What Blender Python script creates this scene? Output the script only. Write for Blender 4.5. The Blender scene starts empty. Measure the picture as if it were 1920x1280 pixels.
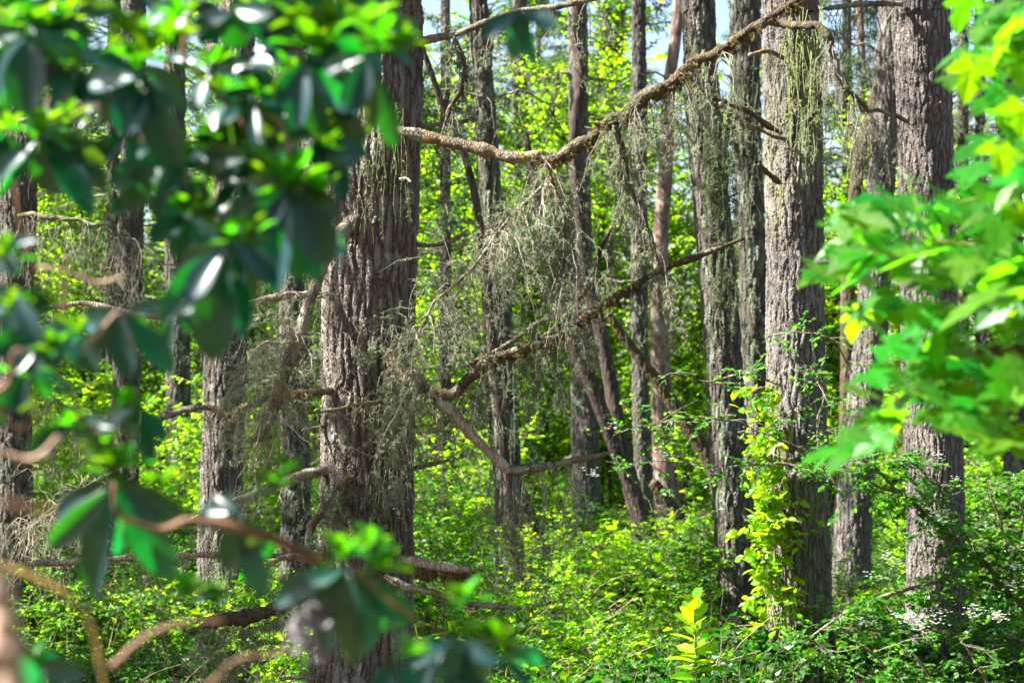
import bpy, math, random
import numpy as np

# ------------------------------------------------------------------ basics
scene = bpy.context.scene
COL = scene.collection
FPX, TILT, CAMZ = 3733.0, math.radians(1.0), 2.6
SIN_T, COS_T = math.sin(TILT), math.cos(TILT)
RNG = np.random.default_rng(7)


def P(px, py, d):
    """a point of the place from where it shows in the photograph and its distance"""
    xc, zc = (px - 960) / FPX * d, (640 - py) / FPX * d
    return np.array([xc, d * COS_T - zc * SIN_T, CAMZ + d * SIN_T + zc * COS_T])


def PP(pts, d):
    out = []
    for p in pts:
        out.append(P(p[0], p[1], p[2] if len(p) > 2 and p[2] is not None else d))
    return np.array(out)


def px_to_m(w, d):
    return w / FPX * d


def ground_z(x, y):
    x = np.asarray(x, float); y = np.asarray(y, float)
    t = np.clip((y - 3.0) / 9.0, 0, 1); t = t * t * (3 - 2 * t)
    z = 0.95 * (1 - t)
    z = z + 0.07 * np.sin(x * 0.9 + 1.3) * np.sin(y * 0.7) + 0.05 * np.sin(x * 2.1 + y * 1.7)
    far = np.clip((y - 70) / 200, 0, 1)
    return z - 0.0 + far * 1.5


def unit(v):
    v = np.asarray(v, float)
    return v / np.maximum(np.linalg.norm(v, axis=-1, keepdims=True), 1e-9)


# ------------------------------------------------------------------ mesh helpers
class MB:
    """collects vertices and faces (chunks of one size each) for ONE mesh object"""
    def __init__(self):
        self.v, self.f, self.n = [], [], 0

    def add(self, v, *faces):
        v = np.asarray(v, float).reshape(-1, 3)
        for f in faces:
            f = np.asarray(f, np.int64)
            if f.size:
                self.f.append(f + self.n)
        self.v.append(v)
        self.n += len(v)
        return self

    def mesh(self, name, mats, smooth=False, origin=(0, 0, 0)):
        v = np.concatenate(self.v) - np.asarray(origin, float)
        me = bpy.data.meshes.new(name)
        me.vertices.add(len(v))
        me.vertices.foreach_set('co', v.astype(np.float32).ravel())
        loops = np.concatenate([f.ravel() for f in self.f])
        sizes = np.concatenate([np.full(len(f), f.shape[1]) for f in self.f])
        starts = np.concatenate([[0], np.cumsum(sizes)[:-1]])
        me.loops.add(len(loops))
        me.loops.foreach_set('vertex_index', loops.astype(np.int32))
        me.polygons.add(len(sizes))
        me.polygons.foreach_set('loop_start', starts.astype(np.int32))
        me.polygons.foreach_set('use_smooth', np.full(len(sizes), bool(smooth)))
        me.update(calc_edges=True)
        for m in (mats if isinstance(mats, (list, tuple)) else [mats]):
            me.materials.append(m)
        return me

    def build(self, name, mat, parent=None, smooth=False, loc=None):
        org = np.asarray(parent['_org'] if parent is not None else (loc if loc is not None else (0, 0, 0)), float)
        o = bpy.data.objects.new(name, self.mesh(name, mat, smooth, org))
        COL.objects.link(o)
        if parent is not None:
            o.parent = parent
            o['_org'] = list(org)
        else:
            o.location = org
            o['_org'] = list(org)
        return o


def thing(name, label, cat, loc, group=None):
    o = bpy.data.objects.new(name, None)
    COL.objects.link(o)
    o.location = loc
    o.empty_display_size = 0.1
    o['_org'] = [float(a) for a in loc]
    tag(o, label, cat, group)
    return o


def tag(o, label=None, cat=None, group=None, kind=None):
    if label: o['label'] = label
    if cat: o['category'] = cat
    if group: o['group'] = group
    if kind: o['kind'] = kind
    return o


def put(name, mesh, parent, loc, rz=0.0, s=1.0, rx=0.0):
    """a copy of a shared part mesh at world LOC under PARENT"""
    o = bpy.data.objects.new(name, mesh)
    COL.objects.link(o)
    if parent is not None:
        o.parent = parent
        o.location = np.asarray(loc, float) - np.asarray(parent['_org'])
    else:
        o.location = loc
    o.rotation_euler = (rx, 0, rz)
    o.scale = (s, s, s) if np.isscalar(s) else s
    return o


def spline(pts, n):
    """Catmull-Rom through pts (any number of columns)"""
    pts = np.asarray(pts, float)
    if len(pts) == 2:
        t = np.linspace(0, 1, n)[:, None]
        return pts[0] * (1 - t) + pts[1] * t
    p = np.vstack([2 * pts[0] - pts[1], pts, 2 * pts[-1] - pts[-2]])
    seg = np.linalg.norm(np.diff(pts[:, :3], axis=0), axis=1)
    cum = np.concatenate([[0], np.cumsum(seg)])
    u = np.linspace(0, cum[-1], n)
    i = np.clip(np.searchsorted(cum, u, side='right') - 1, 0, len(seg) - 1)
    t = ((u - cum[i]) / np.maximum(seg[i], 1e-9))[:, None]
    p0, p1, p2, p3 = p[i], p[i + 1], p[i + 2], p[i + 3]
    return 0.5 * ((2 * p1) + (-p0 + p2) * t + (2 * p0 - 5 * p1 + 4 * p2 - p3) * t * t + (-p0 + 3 * p1 - 3 * p2 + p3) * t ** 3)


def tube(path, rad, seg=8, lump=0.0, rng=RNG, cap=True):
    path = np.asarray(path, float); n = len(path)
    rad = np.broadcast_to(np.asarray(rad, float), (n,)).copy()
    t = unit(np.gradient(path, axis=0))
    u = np.zeros_like(t)
    a = np.array([0.0, 1.0, 0.0]) if abs(t[0][1]) < 0.9 else np.array([1.0, 0, 0])
    u0 = unit(np.cross(t[0], a))
    for i in range(n):
        u0 = u0 - t[i] * np.dot(u0, t[i]); u0 = u0 / max(np.linalg.norm(u0), 1e-9)
        u[i] = u0
    w = np.cross(t, u)
    ang = np.arange(seg) * 2 * np.pi / seg
    R = np.repeat(rad[:, None], seg, 1)
    if lump:
        R = R * (1 + lump * rng.standard_normal(R.shape))
    v = path[:, None, :] + R[:, :, None] * (np.cos(ang)[None, :, None] * u[:, None, :] + np.sin(ang)[None, :, None] * w[:, None, :])
    idx = np.arange(n * seg).reshape(n, seg)
    a_, b_ = idx[:-1], idx[1:]
    q = np.stack([a_, np.roll(a_, -1, 1), np.roll(b_, -1, 1), b_], -1).reshape(-1, 4)
    v = v.reshape(-1, 3)
    if not cap:
        return v, q
    c0, c1 = len(v), len(v) + 1
    v = np.vstack([v, path[:1] - t[:1] * rad[0] * 0.3, path[-1:] + t[-1:] * rad[-1] * 0.6])
    r0, r1 = idx[0], idx[-1]
    tri = np.vstack([np.stack([np.roll(r0, -1), r0, np.full(seg, c0)], -1), np.stack([r1, np.roll(r1, -1), np.full(seg, c1)], -1)])
    return v, q, tri


# ------------------------------------------------------------------ strands (twigs, stems, hanging lichen)
def strands(start, dirs, length, m, grav=0.15, wig=0.15, rng=RNG):
    start = np.asarray(start, float); n = len(start)
    d = unit(dirs); st = np.broadcast_to(np.asarray(length, float), (n,))[:, None] / (m - 1)
    out = np.empty((n, m, 3)); p = start.copy(); out[:, 0] = p
    for i in range(1, m):
        d = unit(d + np.array([0, 0, -1.0]) * grav + wig * rng.standard_normal((n, 3)))
        p = p + d * st
        out[:, i] = p
    return out


def clumps(S, cnt, rng, per=3, sd=.035):
    """points gathered in tufts along the strands"""
    n, m, _ = S.shape
    cen = rng.uniform(.08, 1, (n, per)); keep = rng.uniform(0, 1, (n, per)) ** 2
    i = rng.integers(0, n, cnt * 2); k = rng.integers(0, per, cnt * 2)
    ok = rng.uniform(0, 1, cnt * 2) < .12 + keep[i, k]
    i, k = i[ok][:cnt], k[ok][:cnt]
    f = np.clip(cen[i, k] + rng.normal(0, sd, len(i)), 0, 1) * (m - 1) * .9999
    j = f.astype(int); t = (f - j)[:, None]; j2 = np.minimum(j + 1, m - 1)
    return S[i, j] * (1 - t) + S[i, j2] * t, unit(S[i, j2] - S[i, j])


def strand_tubes(S, r0, r1, k=3):
    n, m, _ = S.shape
    t = unit(np.gradient(S, axis=1))
    ref = np.where(np.abs(t[..., 2:3]) > 0.8, np.array([1.0, 0.2, 0]), np.array([0.0, 0, 1.0]))
    u = unit(np.cross(t, ref)); w = np.cross(t, u)
    r0 = np.broadcast_to(np.asarray(r0, float), (n,)); r1 = np.broadcast_to(np.asarray(r1, float), (n,))
    r = r0[:, None] + (r1 - r0)[:, None] * np.linspace(0, 1, m)[None]
    ang = np.arange(k) * 2 * np.pi / k
    v = S[:, :, None, :] + r[:, :, None, None] * (np.cos(ang)[None, None, :, None] * u[:, :, None, :] + np.sin(ang)[None, None, :, None] * w[:, :, None, :])
    idx = np.arange(n * m * k).reshape(n, m, k)
    a, b = idx[:, :-1], idx[:, 1:]
    q = np.stack([a, np.roll(a, -1, 2), np.roll(b, -1, 2), b], -1).reshape(-1, 4)
    return v.reshape(-1, 3), q


def along(S, cnt, rng, lo=0.1, hi=1.0):
    """cnt random points on the strands and the strand direction there"""
    n, m, _ = S.shape
    i = rng.integers(0, n, cnt); f = rng.uniform(lo, hi, cnt) * (m - 1) * 0.9999
    j = f.astype(int); t = (f - j)[:, None]
    p = S[i, j] * (1 - t) + S[i, np.minimum(j + 1, m - 1)] * t
    d = unit(S[i, np.minimum(j + 1, m - 1)] - S[i, j])
    return p, d


# ------------------------------------------------------------------ leaf templates (x along, y across, z normal)
def T_(v, *f):
    return np.array(v, float), [np.array(x) for x in f]


KITE = T_([(0, 0, 0), (.45, .5, .07), (1, 0, -.06), (.45, -.5, .07)], [(0, 1, 2), (0, 2, 3)])
OVAL = T_([(0, 0, 0), (.28, .42, .07), (.68, .40, .05), (1, 0, -.07), (.68, -.40, .05), (.28, -.42, .07), (.5, 0, 0)],
          [(0, 6, 1), (1, 6, 2), (2, 6, 3), (0, 5, 6), (5, 4, 6), (4, 3, 6)])


def rhodo_template(nu=9, nv=5):
    v = []
    for i in range(nu):
        u = i / (nu - 1)
        w = 0.5 * (math.sin(math.pi * min(0.985, u * 0.96 + 0.025) ** 1.35)) ** 0.62
        w = max(w, 0.035)
        for j in range(nv):
            s = -1 + 2 * j / (nv - 1)
            v.append((u, s * w, 0.10 * abs(s) * w * 2 - 0.20 * u * u))
    q = [(i * nv + j, (i + 1) * nv + j, (i + 1) * nv + j + 1, i * nv + j + 1) for i in range(nu - 1) for j in range(nv - 1)]
    return T_(v, q)


RHODO = rhodo_template()


def maple_template():
    # right half of the outline, from the stalk: angle (deg from tip axis), radius
    half = [(180, .02), (150, .34), (132, .50), (118, .42), (112, .34), (96, .50), (84, .62), (72, .80), (66, .66), (58, .68), (50, .46), (44, .40),
            (34, .60), (30, .78), (20, .80), (12, .92), (0, 1.12)]
    pts = [(r * math.cos(math.radians(a)), r * math.sin(math.radians(a))) for a, r in half]
    full = pts + [(x, -y) for x, y in pts[-2:0:-1]]
    v = [(0.12, 0, 0.0)] + [(x, y, -0.16 * (x * x + y * y) + 0.07 * abs(y)) for x, y in full]
    n = len(full)
    return T_(v, [(0, 1 + i, 1 + (i + 1) % n) for i in range(n)])


MAPLE = maple_template()
LOBED = T_([(0, 0, 0), (.25, .16, .02), (.38, .5, .08), (.55, .22, .03), (.72, .42, .05), (1, 0, -.05), (.72, -.42, .05), (.55, -.22, .03), (.38, -.5, .08), (.25, -.16, .02), (.5, 0, 0)],
           [(0, 10, 1), (1, 10, 2), (2, 10, 3), (3, 10, 4), (4, 10, 5), (5, 10, 6), (6, 10, 7), (7, 10, 8), (8, 10, 9), (9, 10, 0)])


def leaves(tmpl, pos, fwd, nrm, L, W):
    tv, tf = tmpl
    n, k = len(pos), len(tv)
    fwd = unit(fwd); side = unit(np.cross(nrm, fwd)); up = np.cross(fwd, side)
    L = np.broadcast_to(np.asarray(L, float), (n,))[:, None, None]; W = np.broadcast_to(np.asarray(W, float), (n,))[:, None, None]
    v = pos[:, None, :] + tv[None, :, 0:1] * L * fwd[:, None, :] + tv[None, :, 1:2] * W * side[:, None, :] + tv[None, :, 2:3] * L * up[:, None, :]
    off = (np.arange(n) * k)[:, None, None]
    return v.reshape(-1, 3), [(f[None] + off).reshape(-1, f.shape[1]) for f in tf]


def add_leaves(mb, tmpl, pos, fwd, nrm, L, W):
    if len(pos):
        v, fs = leaves(tmpl, pos, fwd, nrm, L, W)
        mb.add(v, *fs)


def rand_unit(n, rng):
    return unit(rng.standard_normal((n, 3)))


# ------------------------------------------------------------------ materials
def new_mat(name):
    m = bpy.data.materials.new(name); m.use_nodes = True
    nt = m.node_tree; nt.nodes.clear()
    return m, nt, nt.nodes, nt.links


def nd(N, kind, **kw):
    n = N.new(kind)
    for k, v in kw.items():
        if k.startswith('i_'):
            n.inputs[k[2:].replace('_', ' ')].default_value = v
        else:
            setattr(n, k, v)
    return n


def ramp(N, stops, interp='LINEAR'):
    r = N.new('ShaderNodeValToRGB'); r.color_ramp.interpolation = interp
    e = r.color_ramp.elements
    while len(e) < len(stops): e.new(0.5)
    for i, (p, c) in enumerate(stops):
        e[i].position = p; e[i].color = (*c, 1) if len(c) == 3 else c
    return r


def mix_rgb(N, Lk, fac, a, b, blend='MIX'):
    m = N.new('ShaderNodeMix'); m.data_type = 'RGBA'; m.blend_type = blend
    for sock, val in ((m.inputs[0], fac), (m.inputs[6], a), (m.inputs[7], b)):
        if hasattr(val, 'is_output'): Lk.new(val, sock)
        elif isinstance(val, (int, float)): sock.default_value = val
        else: sock.default_value = (*val, 1)
    return m.outputs[2]


def math_n(N, Lk, op, a, b=None, c=None, clamp=False):
    m = N.new('ShaderNodeMath'); m.operation = op; m.use_clamp = clamp
    for s, val in zip(m.inputs, (a, b, c)):
        if val is None: continue
        if hasattr(val, 'is_output'): Lk.new(val, s)
        else: s.default_value = val
    return m.outputs[0]


def leaf_mat(name, refl, trans, tfac=0.5, rough=0.45, spec=0.5, var=0.35, hue=0.03, back=None, mottle=0.0):
    """leaf: diffuse + light coming through + a waxy sheen, each leaf a little different"""
    m, nt, N, Lk = new_mat(name)
    geo = N.new('ShaderNodeNewGeometry')
    rnd = geo.outputs['Random Per Island']
    hsv1 = N.new('ShaderNodeHueSaturation'); hsv2 = N.new('ShaderNodeHueSaturation')
    hsv1.inputs['Color'].default_value = (*refl, 1); hsv2.inputs['Color'].default_value = (*trans, 1)
    h = math_n(N, Lk, 'MULTIPLY_ADD', rnd, hue * 2, 0.5 - hue)
    wn = N.new('ShaderNodeTexWhiteNoise'); wn.noise_dimensions = '1D'; Lk.new(rnd, wn.inputs['W'])
    v = math_n(N, Lk, 'MULTIPLY_ADD', wn.outputs['Value'], var * 2, 1 - var)
    if mottle:
        tc = N.new('ShaderNodeTexCoord'); nz = nd(N, 'ShaderNodeTexNoise', i_Scale=mottle, i_Detail=4.0, i_Roughness=0.7); Lk.new(tc.outputs['Object'], nz.inputs['Vector'])
        v = math_n(N, Lk, 'MULTIPLY', v, math_n(N, Lk, 'MULTIPLY_ADD', nz.outputs['Fac'], 1.5, 0.25))
    for hs in (hsv1, hsv2):
        Lk.new(h, hs.inputs['Hue']); Lk.new(v, hs.inputs['Value'])
    pb = N.new('ShaderNodeBsdfPrincipled')
    pb.inputs['Roughness'].default_value = rough
    pb.inputs['Specular IOR Level'].default_value = spec
    col = hsv1.outputs[0]
    if back is not None:
        col = mix_rgb(N, Lk, geo.outputs['Backfacing'], col, back)
    Lk.new(col, pb.inputs['Base Color'])
    tr = N.new('ShaderNodeBsdfTranslucent'); Lk.new(hsv2.outputs[0], tr.inputs['Color'])
    mx = N.new('ShaderNodeMixShader'); mx.inputs[0].default_value = tfac
    Lk.new(pb.outputs[0], mx.inputs[1]); Lk.new(tr.outputs[0], mx.inputs[2])
    out = N.new('ShaderNodeOutputMaterial'); Lk.new(mx.outputs[0], out.inputs['Surface'])
    return m


def bark_mat(name, ridge, furrow, lichen, lich_amt, plate=0.045, depth=0.018, stretch=4.0, warp=0.035, green=None, green_amt=0.0, displace=True, rough=0.92):
    m, nt, N, Lk = new_mat(name)
    tc = N.new('ShaderNodeTexCoord'); oi = N.new('ShaderNodeObjectInfo')
    off = N.new('ShaderNodeVectorMath'); off.operation = 'SCALE'; off.inputs[0].default_value = (37, 53, 71); Lk.new(oi.outputs['Random'], off.inputs['Scale'])
    co = N.new('ShaderNodeVectorMath'); co.operation = 'ADD'; Lk.new(tc.outputs['Object'], co.inputs[0]); Lk.new(off.outputs[0], co.inputs[1])
    nz = nd(N, 'ShaderNodeTexNoise', i_Scale=6.0, i_Detail=3.0); Lk.new(co.outputs[0], nz.inputs['Vector'])
    wv = N.new('ShaderNodeVectorMath'); wv.operation = 'MULTIPLY_ADD'
    Lk.new(nz.outputs['Color'], wv.inputs[0]); wv.inputs[1].default_value = (warp * 2, warp * 2, warp * 4); Lk.new(co.outputs[0], wv.inputs[2])

    def mapped(s, src=wv.outputs[0]):
        mp = N.new('ShaderNodeMapping'); mp.inputs['Scale'].default_value = s; Lk.new(src, mp.inputs['Vector']); return mp.outputs[0]
    v1 = nd(N, 'ShaderNodeTexVoronoi', feature='DISTANCE_TO_EDGE', i_Scale=1.0)
    Lk.new(mapped((1 / plate, 1 / plate, 1 / (plate * stretch))), v1.inputs['Vector'])
    p2 = plate * 0.42
    v2 = nd(N, 'ShaderNodeTexVoronoi', feature='DISTANCE_TO_EDGE', i_Scale=1.0)
    Lk.new(mapped((1 / p2, 1 / p2, 1 / (p2 * 2.2))), v2.inputs['Vector'])
    fine = nd(N, 'ShaderNodeTexNoise', i_Scale=1.0, i_Detail=4.0, i_Roughness=0.65); Lk.new(mapped((60, 60, 110), co.outputs[0]), fine.inputs['Vector'])
    broad = nd(N, 'ShaderNodeTexNoise', i_Scale=2.3, i_Detail=3.0); Lk.new(co.outputs[0], broad.inputs['Vector'])
    mr = N.new('ShaderNodeMapRange'); mr.interpolation_type = 'SMOOTHSTEP'; mr.inputs['From Max'].default_value = 0.30; Lk.new(v1.outputs['Distance'], mr.inputs['Value'])
    mr2 = N.new('ShaderNodeMapRange'); mr2.interpolation_type = 'SMOOTHSTEP'; mr2.inputs['From Max'].default_value = 0.22; Lk.new(v2.outputs['Distance'], mr2.inputs['Value'])
    h = math_n(N, Lk, 'MULTIPLY_ADD', mr2.outputs[0], 0.22, math_n(N, Lk, 'MULTIPLY', mr.outputs[0], 0.70))
    h = math_n(N, Lk, 'MULTIPLY_ADD', fine.outputs['Fac'], 0.22, h)
    mid = tuple(0.5 * (a + b) for a, b in zip(ridge, furrow))
    r1 = ramp(N, [(0.10, furrow), (0.45, mid), (0.85, ridge)]); Lk.new(h, r1.inputs[0])
    tone = ramp(N, [(0.3, (0.72, 0.70, 0.70)), (0.7, (1.2, 1.18, 1.15))]); Lk.new(broad.outputs['Fac'], tone.inputs[0])
    col = mix_rgb(N, Lk, 1.0, r1.outputs[0], tone.outputs[0], 'MULTIPLY')
    ln = nd(N, 'ShaderNodeTexNoise', i_Scale=1.0, i_Detail=5.0, i_Roughness=0.7); Lk.new(mapped((9, 9, 5), co.outputs[0]), ln.inputs['Vector'])
    lm = N.new('ShaderNodeMapRange'); lm.inputs['From Min'].default_value = 0.66 - 0.34 * lich_amt; lm.inputs['From Max'].default_value = 0.74 - 0.30 * lich_amt
    Lk.new(ln.outputs['Fac'], lm.inputs['Value'])
    lf = math_n(N, Lk, 'MULTIPLY', lm.outputs[0], math_n(N, Lk, 'MULTIPLY_ADD', fine.outputs['Fac'], 0.9, 0.25), clamp=True)
    col = mix_rgb(N, Lk, lf, col, lichen)
    if green is not None:
        gn = nd(N, 'ShaderNodeTexNoise', i_Scale=1.0, i_Detail=5.0, i_Roughness=0.65); Lk.new(mapped((5, 5, 1.6), co.outputs[0]), gn.inputs['Vector'])
        gm = N.new('ShaderNodeMapRange'); gm.inputs['From Min'].default_value = 0.62 - 0.3 * green_amt; gm.inputs['From Max'].default_value = 0.75 - 0.25 * green_amt
        Lk.new(gn.outputs['Fac'], gm.inputs['Value'])
        col = mix_rgb(N, Lk, math_n(N, Lk, 'MULTIPLY', gm.outputs[0], 0.85), col, green)
    pb = N.new('ShaderNodeBsdfPrincipled'); pb.inputs['Roughness'].default_value = rough; pb.inputs['Specular IOR Level'].default_value = 0.25
    Lk.new(col, pb.inputs['Base Color'])
    out = N.new('ShaderNodeOutputMaterial'); Lk.new(pb.outputs[0], out.inputs['Surface'])
    if displace:
        dp = nd(N, 'ShaderNodeDisplacement', i_Midlevel=0.6, i_Scale=depth); Lk.new(h, dp.inputs['Height']); Lk.new(dp.outputs[0], out.inputs['Displacement'])
        m.displacement_method = 'BOTH'
    else:
        bp = nd(N, 'ShaderNodeBump', i_Strength=1.0, i_Distance=depth); Lk.new(h, bp.inputs['Height']); Lk.new(bp.outputs[0], pb.inputs['Normal'])
    return m


def simple_mat(name, c1, c2, scale=40.0, rough=0.85, spec=0.3, trans=0.0, bump=0.0):
    m, nt, N, Lk = new_mat(name)
    tc = N.new('ShaderNodeTexCoord'); nz = nd(N, 'ShaderNodeTexNoise', i_Scale=scale, i_Detail=4.0, i_Roughness=0.65)
    Lk.new(tc.outputs['Object'], nz.inputs['Vector'])
    r = ramp(N, [(0.35, c1), (0.65, c2)]); Lk.new(nz.outputs['Fac'], r.inputs[0])
    pb = N.new('ShaderNodeBsdfPrincipled'); pb.inputs['Roughness'].default_value = rough; pb.inputs['Specular IOR Level'].default_value = spec
    Lk.new(r.outputs[0], pb.inputs['Base Color'])
    sh = pb.outputs[0]
    if trans:
        tr = N.new('ShaderNodeBsdfTranslucent'); Lk.new(r.outputs[0], tr.inputs['Color'])
        mx = N.new('ShaderNodeMixShader'); mx.inputs[0].default_value = trans
        Lk.new(sh, mx.inputs[1]); Lk.new(tr.outputs[0], mx.inputs[2]); sh = mx.outputs[0]
    if bump:
        bp = nd(N, 'ShaderNodeBump', i_Strength=0.8, i_Distance=bump); Lk.new(nz.outputs['Fac'], bp.inputs['Height']); Lk.new(bp.outputs[0], pb.inputs['Normal'])
    out = N.new('ShaderNodeOutputMaterial'); Lk.new(sh, out.inputs['Surface'])
    return m


M = {}
LICH = (0.27, 0.29, 0.20); GREEN = (0.10, 0.12, 0.05)
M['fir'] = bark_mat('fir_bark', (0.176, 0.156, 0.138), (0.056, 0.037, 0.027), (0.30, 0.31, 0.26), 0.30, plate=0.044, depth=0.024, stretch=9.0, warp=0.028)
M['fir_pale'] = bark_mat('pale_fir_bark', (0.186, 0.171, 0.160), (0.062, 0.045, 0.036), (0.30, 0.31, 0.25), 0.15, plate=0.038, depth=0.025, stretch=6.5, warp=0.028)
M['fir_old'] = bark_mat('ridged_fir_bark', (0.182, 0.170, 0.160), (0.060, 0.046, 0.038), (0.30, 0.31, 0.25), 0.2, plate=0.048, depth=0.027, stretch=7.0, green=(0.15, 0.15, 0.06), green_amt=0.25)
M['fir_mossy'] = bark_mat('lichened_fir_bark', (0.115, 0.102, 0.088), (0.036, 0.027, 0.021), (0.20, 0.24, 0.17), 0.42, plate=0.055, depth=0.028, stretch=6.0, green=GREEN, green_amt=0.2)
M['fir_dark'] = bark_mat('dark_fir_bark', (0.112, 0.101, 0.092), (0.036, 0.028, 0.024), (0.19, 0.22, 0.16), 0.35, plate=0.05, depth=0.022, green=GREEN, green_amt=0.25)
M['madrone'] = bark_mat('madrone_bark', (0.215, 0.140, 0.120), (0.09, 0.046, 0.036), (0.26, 0.22, 0.19), 0.5, plate=0.11, depth=0.008, stretch=7.0, rough=0.7)
M['maple_mossy'] = bark_mat('mossy_maple_bark', (0.10, 0.072, 0.052), (0.04, 0.026, 0.018), LICH, 0.2, plate=0.05, depth=0.012, green=(0.07, 0.065, 0.014), green_amt=0.6)
M['stem'] = bark_mat('slender_stem_bark', (0.085, 0.064, 0.054), (0.035, 0.023, 0.018), LICH, 0.15, plate=0.05, depth=0.008, stretch=6.0)
M['branch'] = bark_mat('dead_branch_bark', (0.18, 0.145, 0.11), (0.06, 0.04, 0.028), (0.28, 0.29, 0.21), 0.6, plate=0.016, depth=0.006, stretch=2.0, warp=0.01, green=(0.15, 0.13, 0.03), green_amt=0.40, displace=False)
M['branch_moss'] = bark_mat('mossy_branch_bark', (0.13, 0.10, 0.07), (0.05, 0.034, 0.024), (0.24, 0.26, 0.16), 0.35, plate=0.016, depth=0.008, stretch=2.0, warp=0.01, green=(0.09, 0.075, 0.015), green_amt=0.5, displace=False)
M['branch_pale'] = bark_mat('pale_branch_bark', (0.42, 0.35, 0.28), (0.17, 0.10, 0.06), (0.42, 0.43, 0.34), 0.5, plate=0.016, depth=0.005, stretch=3.0, warp=0.01, displace=False)  # pale dead wood, tone raised to stand in for sunlight on it
M['branch_ochre'] = bark_mat('orange_lichened_branch', (0.22, 0.18, 0.135), (0.08, 0.05, 0.03), (0.30, 0.31, 0.23), 0.5, plate=0.016, depth=0.008, stretch=2.0, warp=0.01, green=(0.36, 0.19, 0.015), green_amt=0.35, displace=False)
M['twig'] = simple_mat('dead_twig', (0.11, 0.085, 0.065), (0.24, 0.20, 0.16), 25)
M['twig_pale'] = simple_mat('pale_dead_twig', (0.22, 0.17, 0.12), (0.42, 0.36, 0.28), 25)
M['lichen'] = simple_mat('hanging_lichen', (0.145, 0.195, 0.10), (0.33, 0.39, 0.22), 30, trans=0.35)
M['lichen_dark'] = simple_mat('dark_green_lichen', (0.07, 0.095, 0.04), (0.17, 0.20, 0.10), 18, trans=0.3)  # a darker green tone for the beards of some firs
M['lichen_yellow'] = simple_mat('yellow_green_lichen', (0.18, 0.22, 0.06), (0.32, 0.36, 0.14), 30, trans=0.35)
M['lichen_brown'] = simple_mat('brown_moss_tuft', (0.12, 0.085, 0.03), (0.24, 0.18, 0.06), 30, trans=0.2)
M['soil'] = simple_mat('forest_floor', (0.05, 0.035, 0.022), (0.13, 0.09, 0.05), 5)
M['dry'] = simple_mat('dry_stalk', (0.25, 0.17, 0.09), (0.45, 0.35, 0.22), 12, trans=0.2)
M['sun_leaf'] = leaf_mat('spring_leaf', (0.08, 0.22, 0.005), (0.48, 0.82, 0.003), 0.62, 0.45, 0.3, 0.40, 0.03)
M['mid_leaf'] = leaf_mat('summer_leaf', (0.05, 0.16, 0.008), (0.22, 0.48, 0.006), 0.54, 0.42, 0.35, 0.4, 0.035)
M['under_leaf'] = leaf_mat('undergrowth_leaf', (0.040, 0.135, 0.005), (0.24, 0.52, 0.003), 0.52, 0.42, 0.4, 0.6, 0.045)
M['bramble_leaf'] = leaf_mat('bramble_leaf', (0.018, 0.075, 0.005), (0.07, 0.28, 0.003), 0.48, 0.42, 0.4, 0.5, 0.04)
M['haw_leaf'] = leaf_mat('hawthorn_leaf', (0.048, 0.18, 0.012), (0.17, 0.50, 0.006), 0.5, 0.42, 0.4, 0.3, 0.02)
M['ivy_leaf'] = leaf_mat('ivy_leaf', (0.15, 0.30, 0.008), (0.55, 0.80, 0.004), 0.55, 0.40, 0.4, 0.25, 0.03)
M['needle'] = leaf_mat('fir_needles', (0.045, 0.095, 0.03), (0.10, 0.20, 0.035), 0.35, 0.5, 0.4, 0.4, 0.03)
M['old_leaf'] = leaf_mat('rhododendron_old_leaf', (0.004, 0.045, 0.048), (0.050, 0.36, 0.006), 0.27, 0.36, 0.65, 0.5, 0.06, mottle=38)
M['new_leaf'] = leaf_mat('rhododendron_new_leaf', (0.030, 0.145, 0.003), (0.13, 0.38, 0.002), 0.5, 0.42, 0.3, 0.35, 0.035, mottle=50)
M['maple_leaf'] = leaf_mat('maple_leaf', (0.028, 0.16, 0.005), (0.20, 0.58, 0.003), 0.55, 0.42, 0.45, 0.3, 0.03, mottle=30)
M['petal'] = leaf_mat('hawthorn_petal', (0.52, 0.54, 0.47), (0.45, 0.48, 0.38), 0.35, 0.6, 0.2, 0.25, 0.0)
M['bush_stem'] = simple_mat('rhododendron_stem', (0.085, 0.040, 0.018), (0.19, 0.095, 0.040), 14, 0.6)
M['bush_limb'] = simple_mat('rhododendron_limb', (0.24, 0.150, 0.095), (0.42, 0.29, 0.20), 9, 0.7)
M['bush_shoot'] = simple_mat('yellow_shoot_stem', (0.20, 0.13, 0.03), (0.30, 0.20, 0.05), 9, 0.6)
M['dry_head'] = simple_mat('dried_blossoms', (0.13, 0.115, 0.12), (0.28, 0.26, 0.27), 30, trans=0.2)
M['green_stem'] = simple_mat('green_stem', (0.16, 0.14, 0.04), (0.25, 0.22, 0.07), 12)
M['moss_dark'] = simple_mat('dark_branch_moss', (0.05, 0.03, 0.012), (0.12, 0.075, 0.02), 20)

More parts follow.
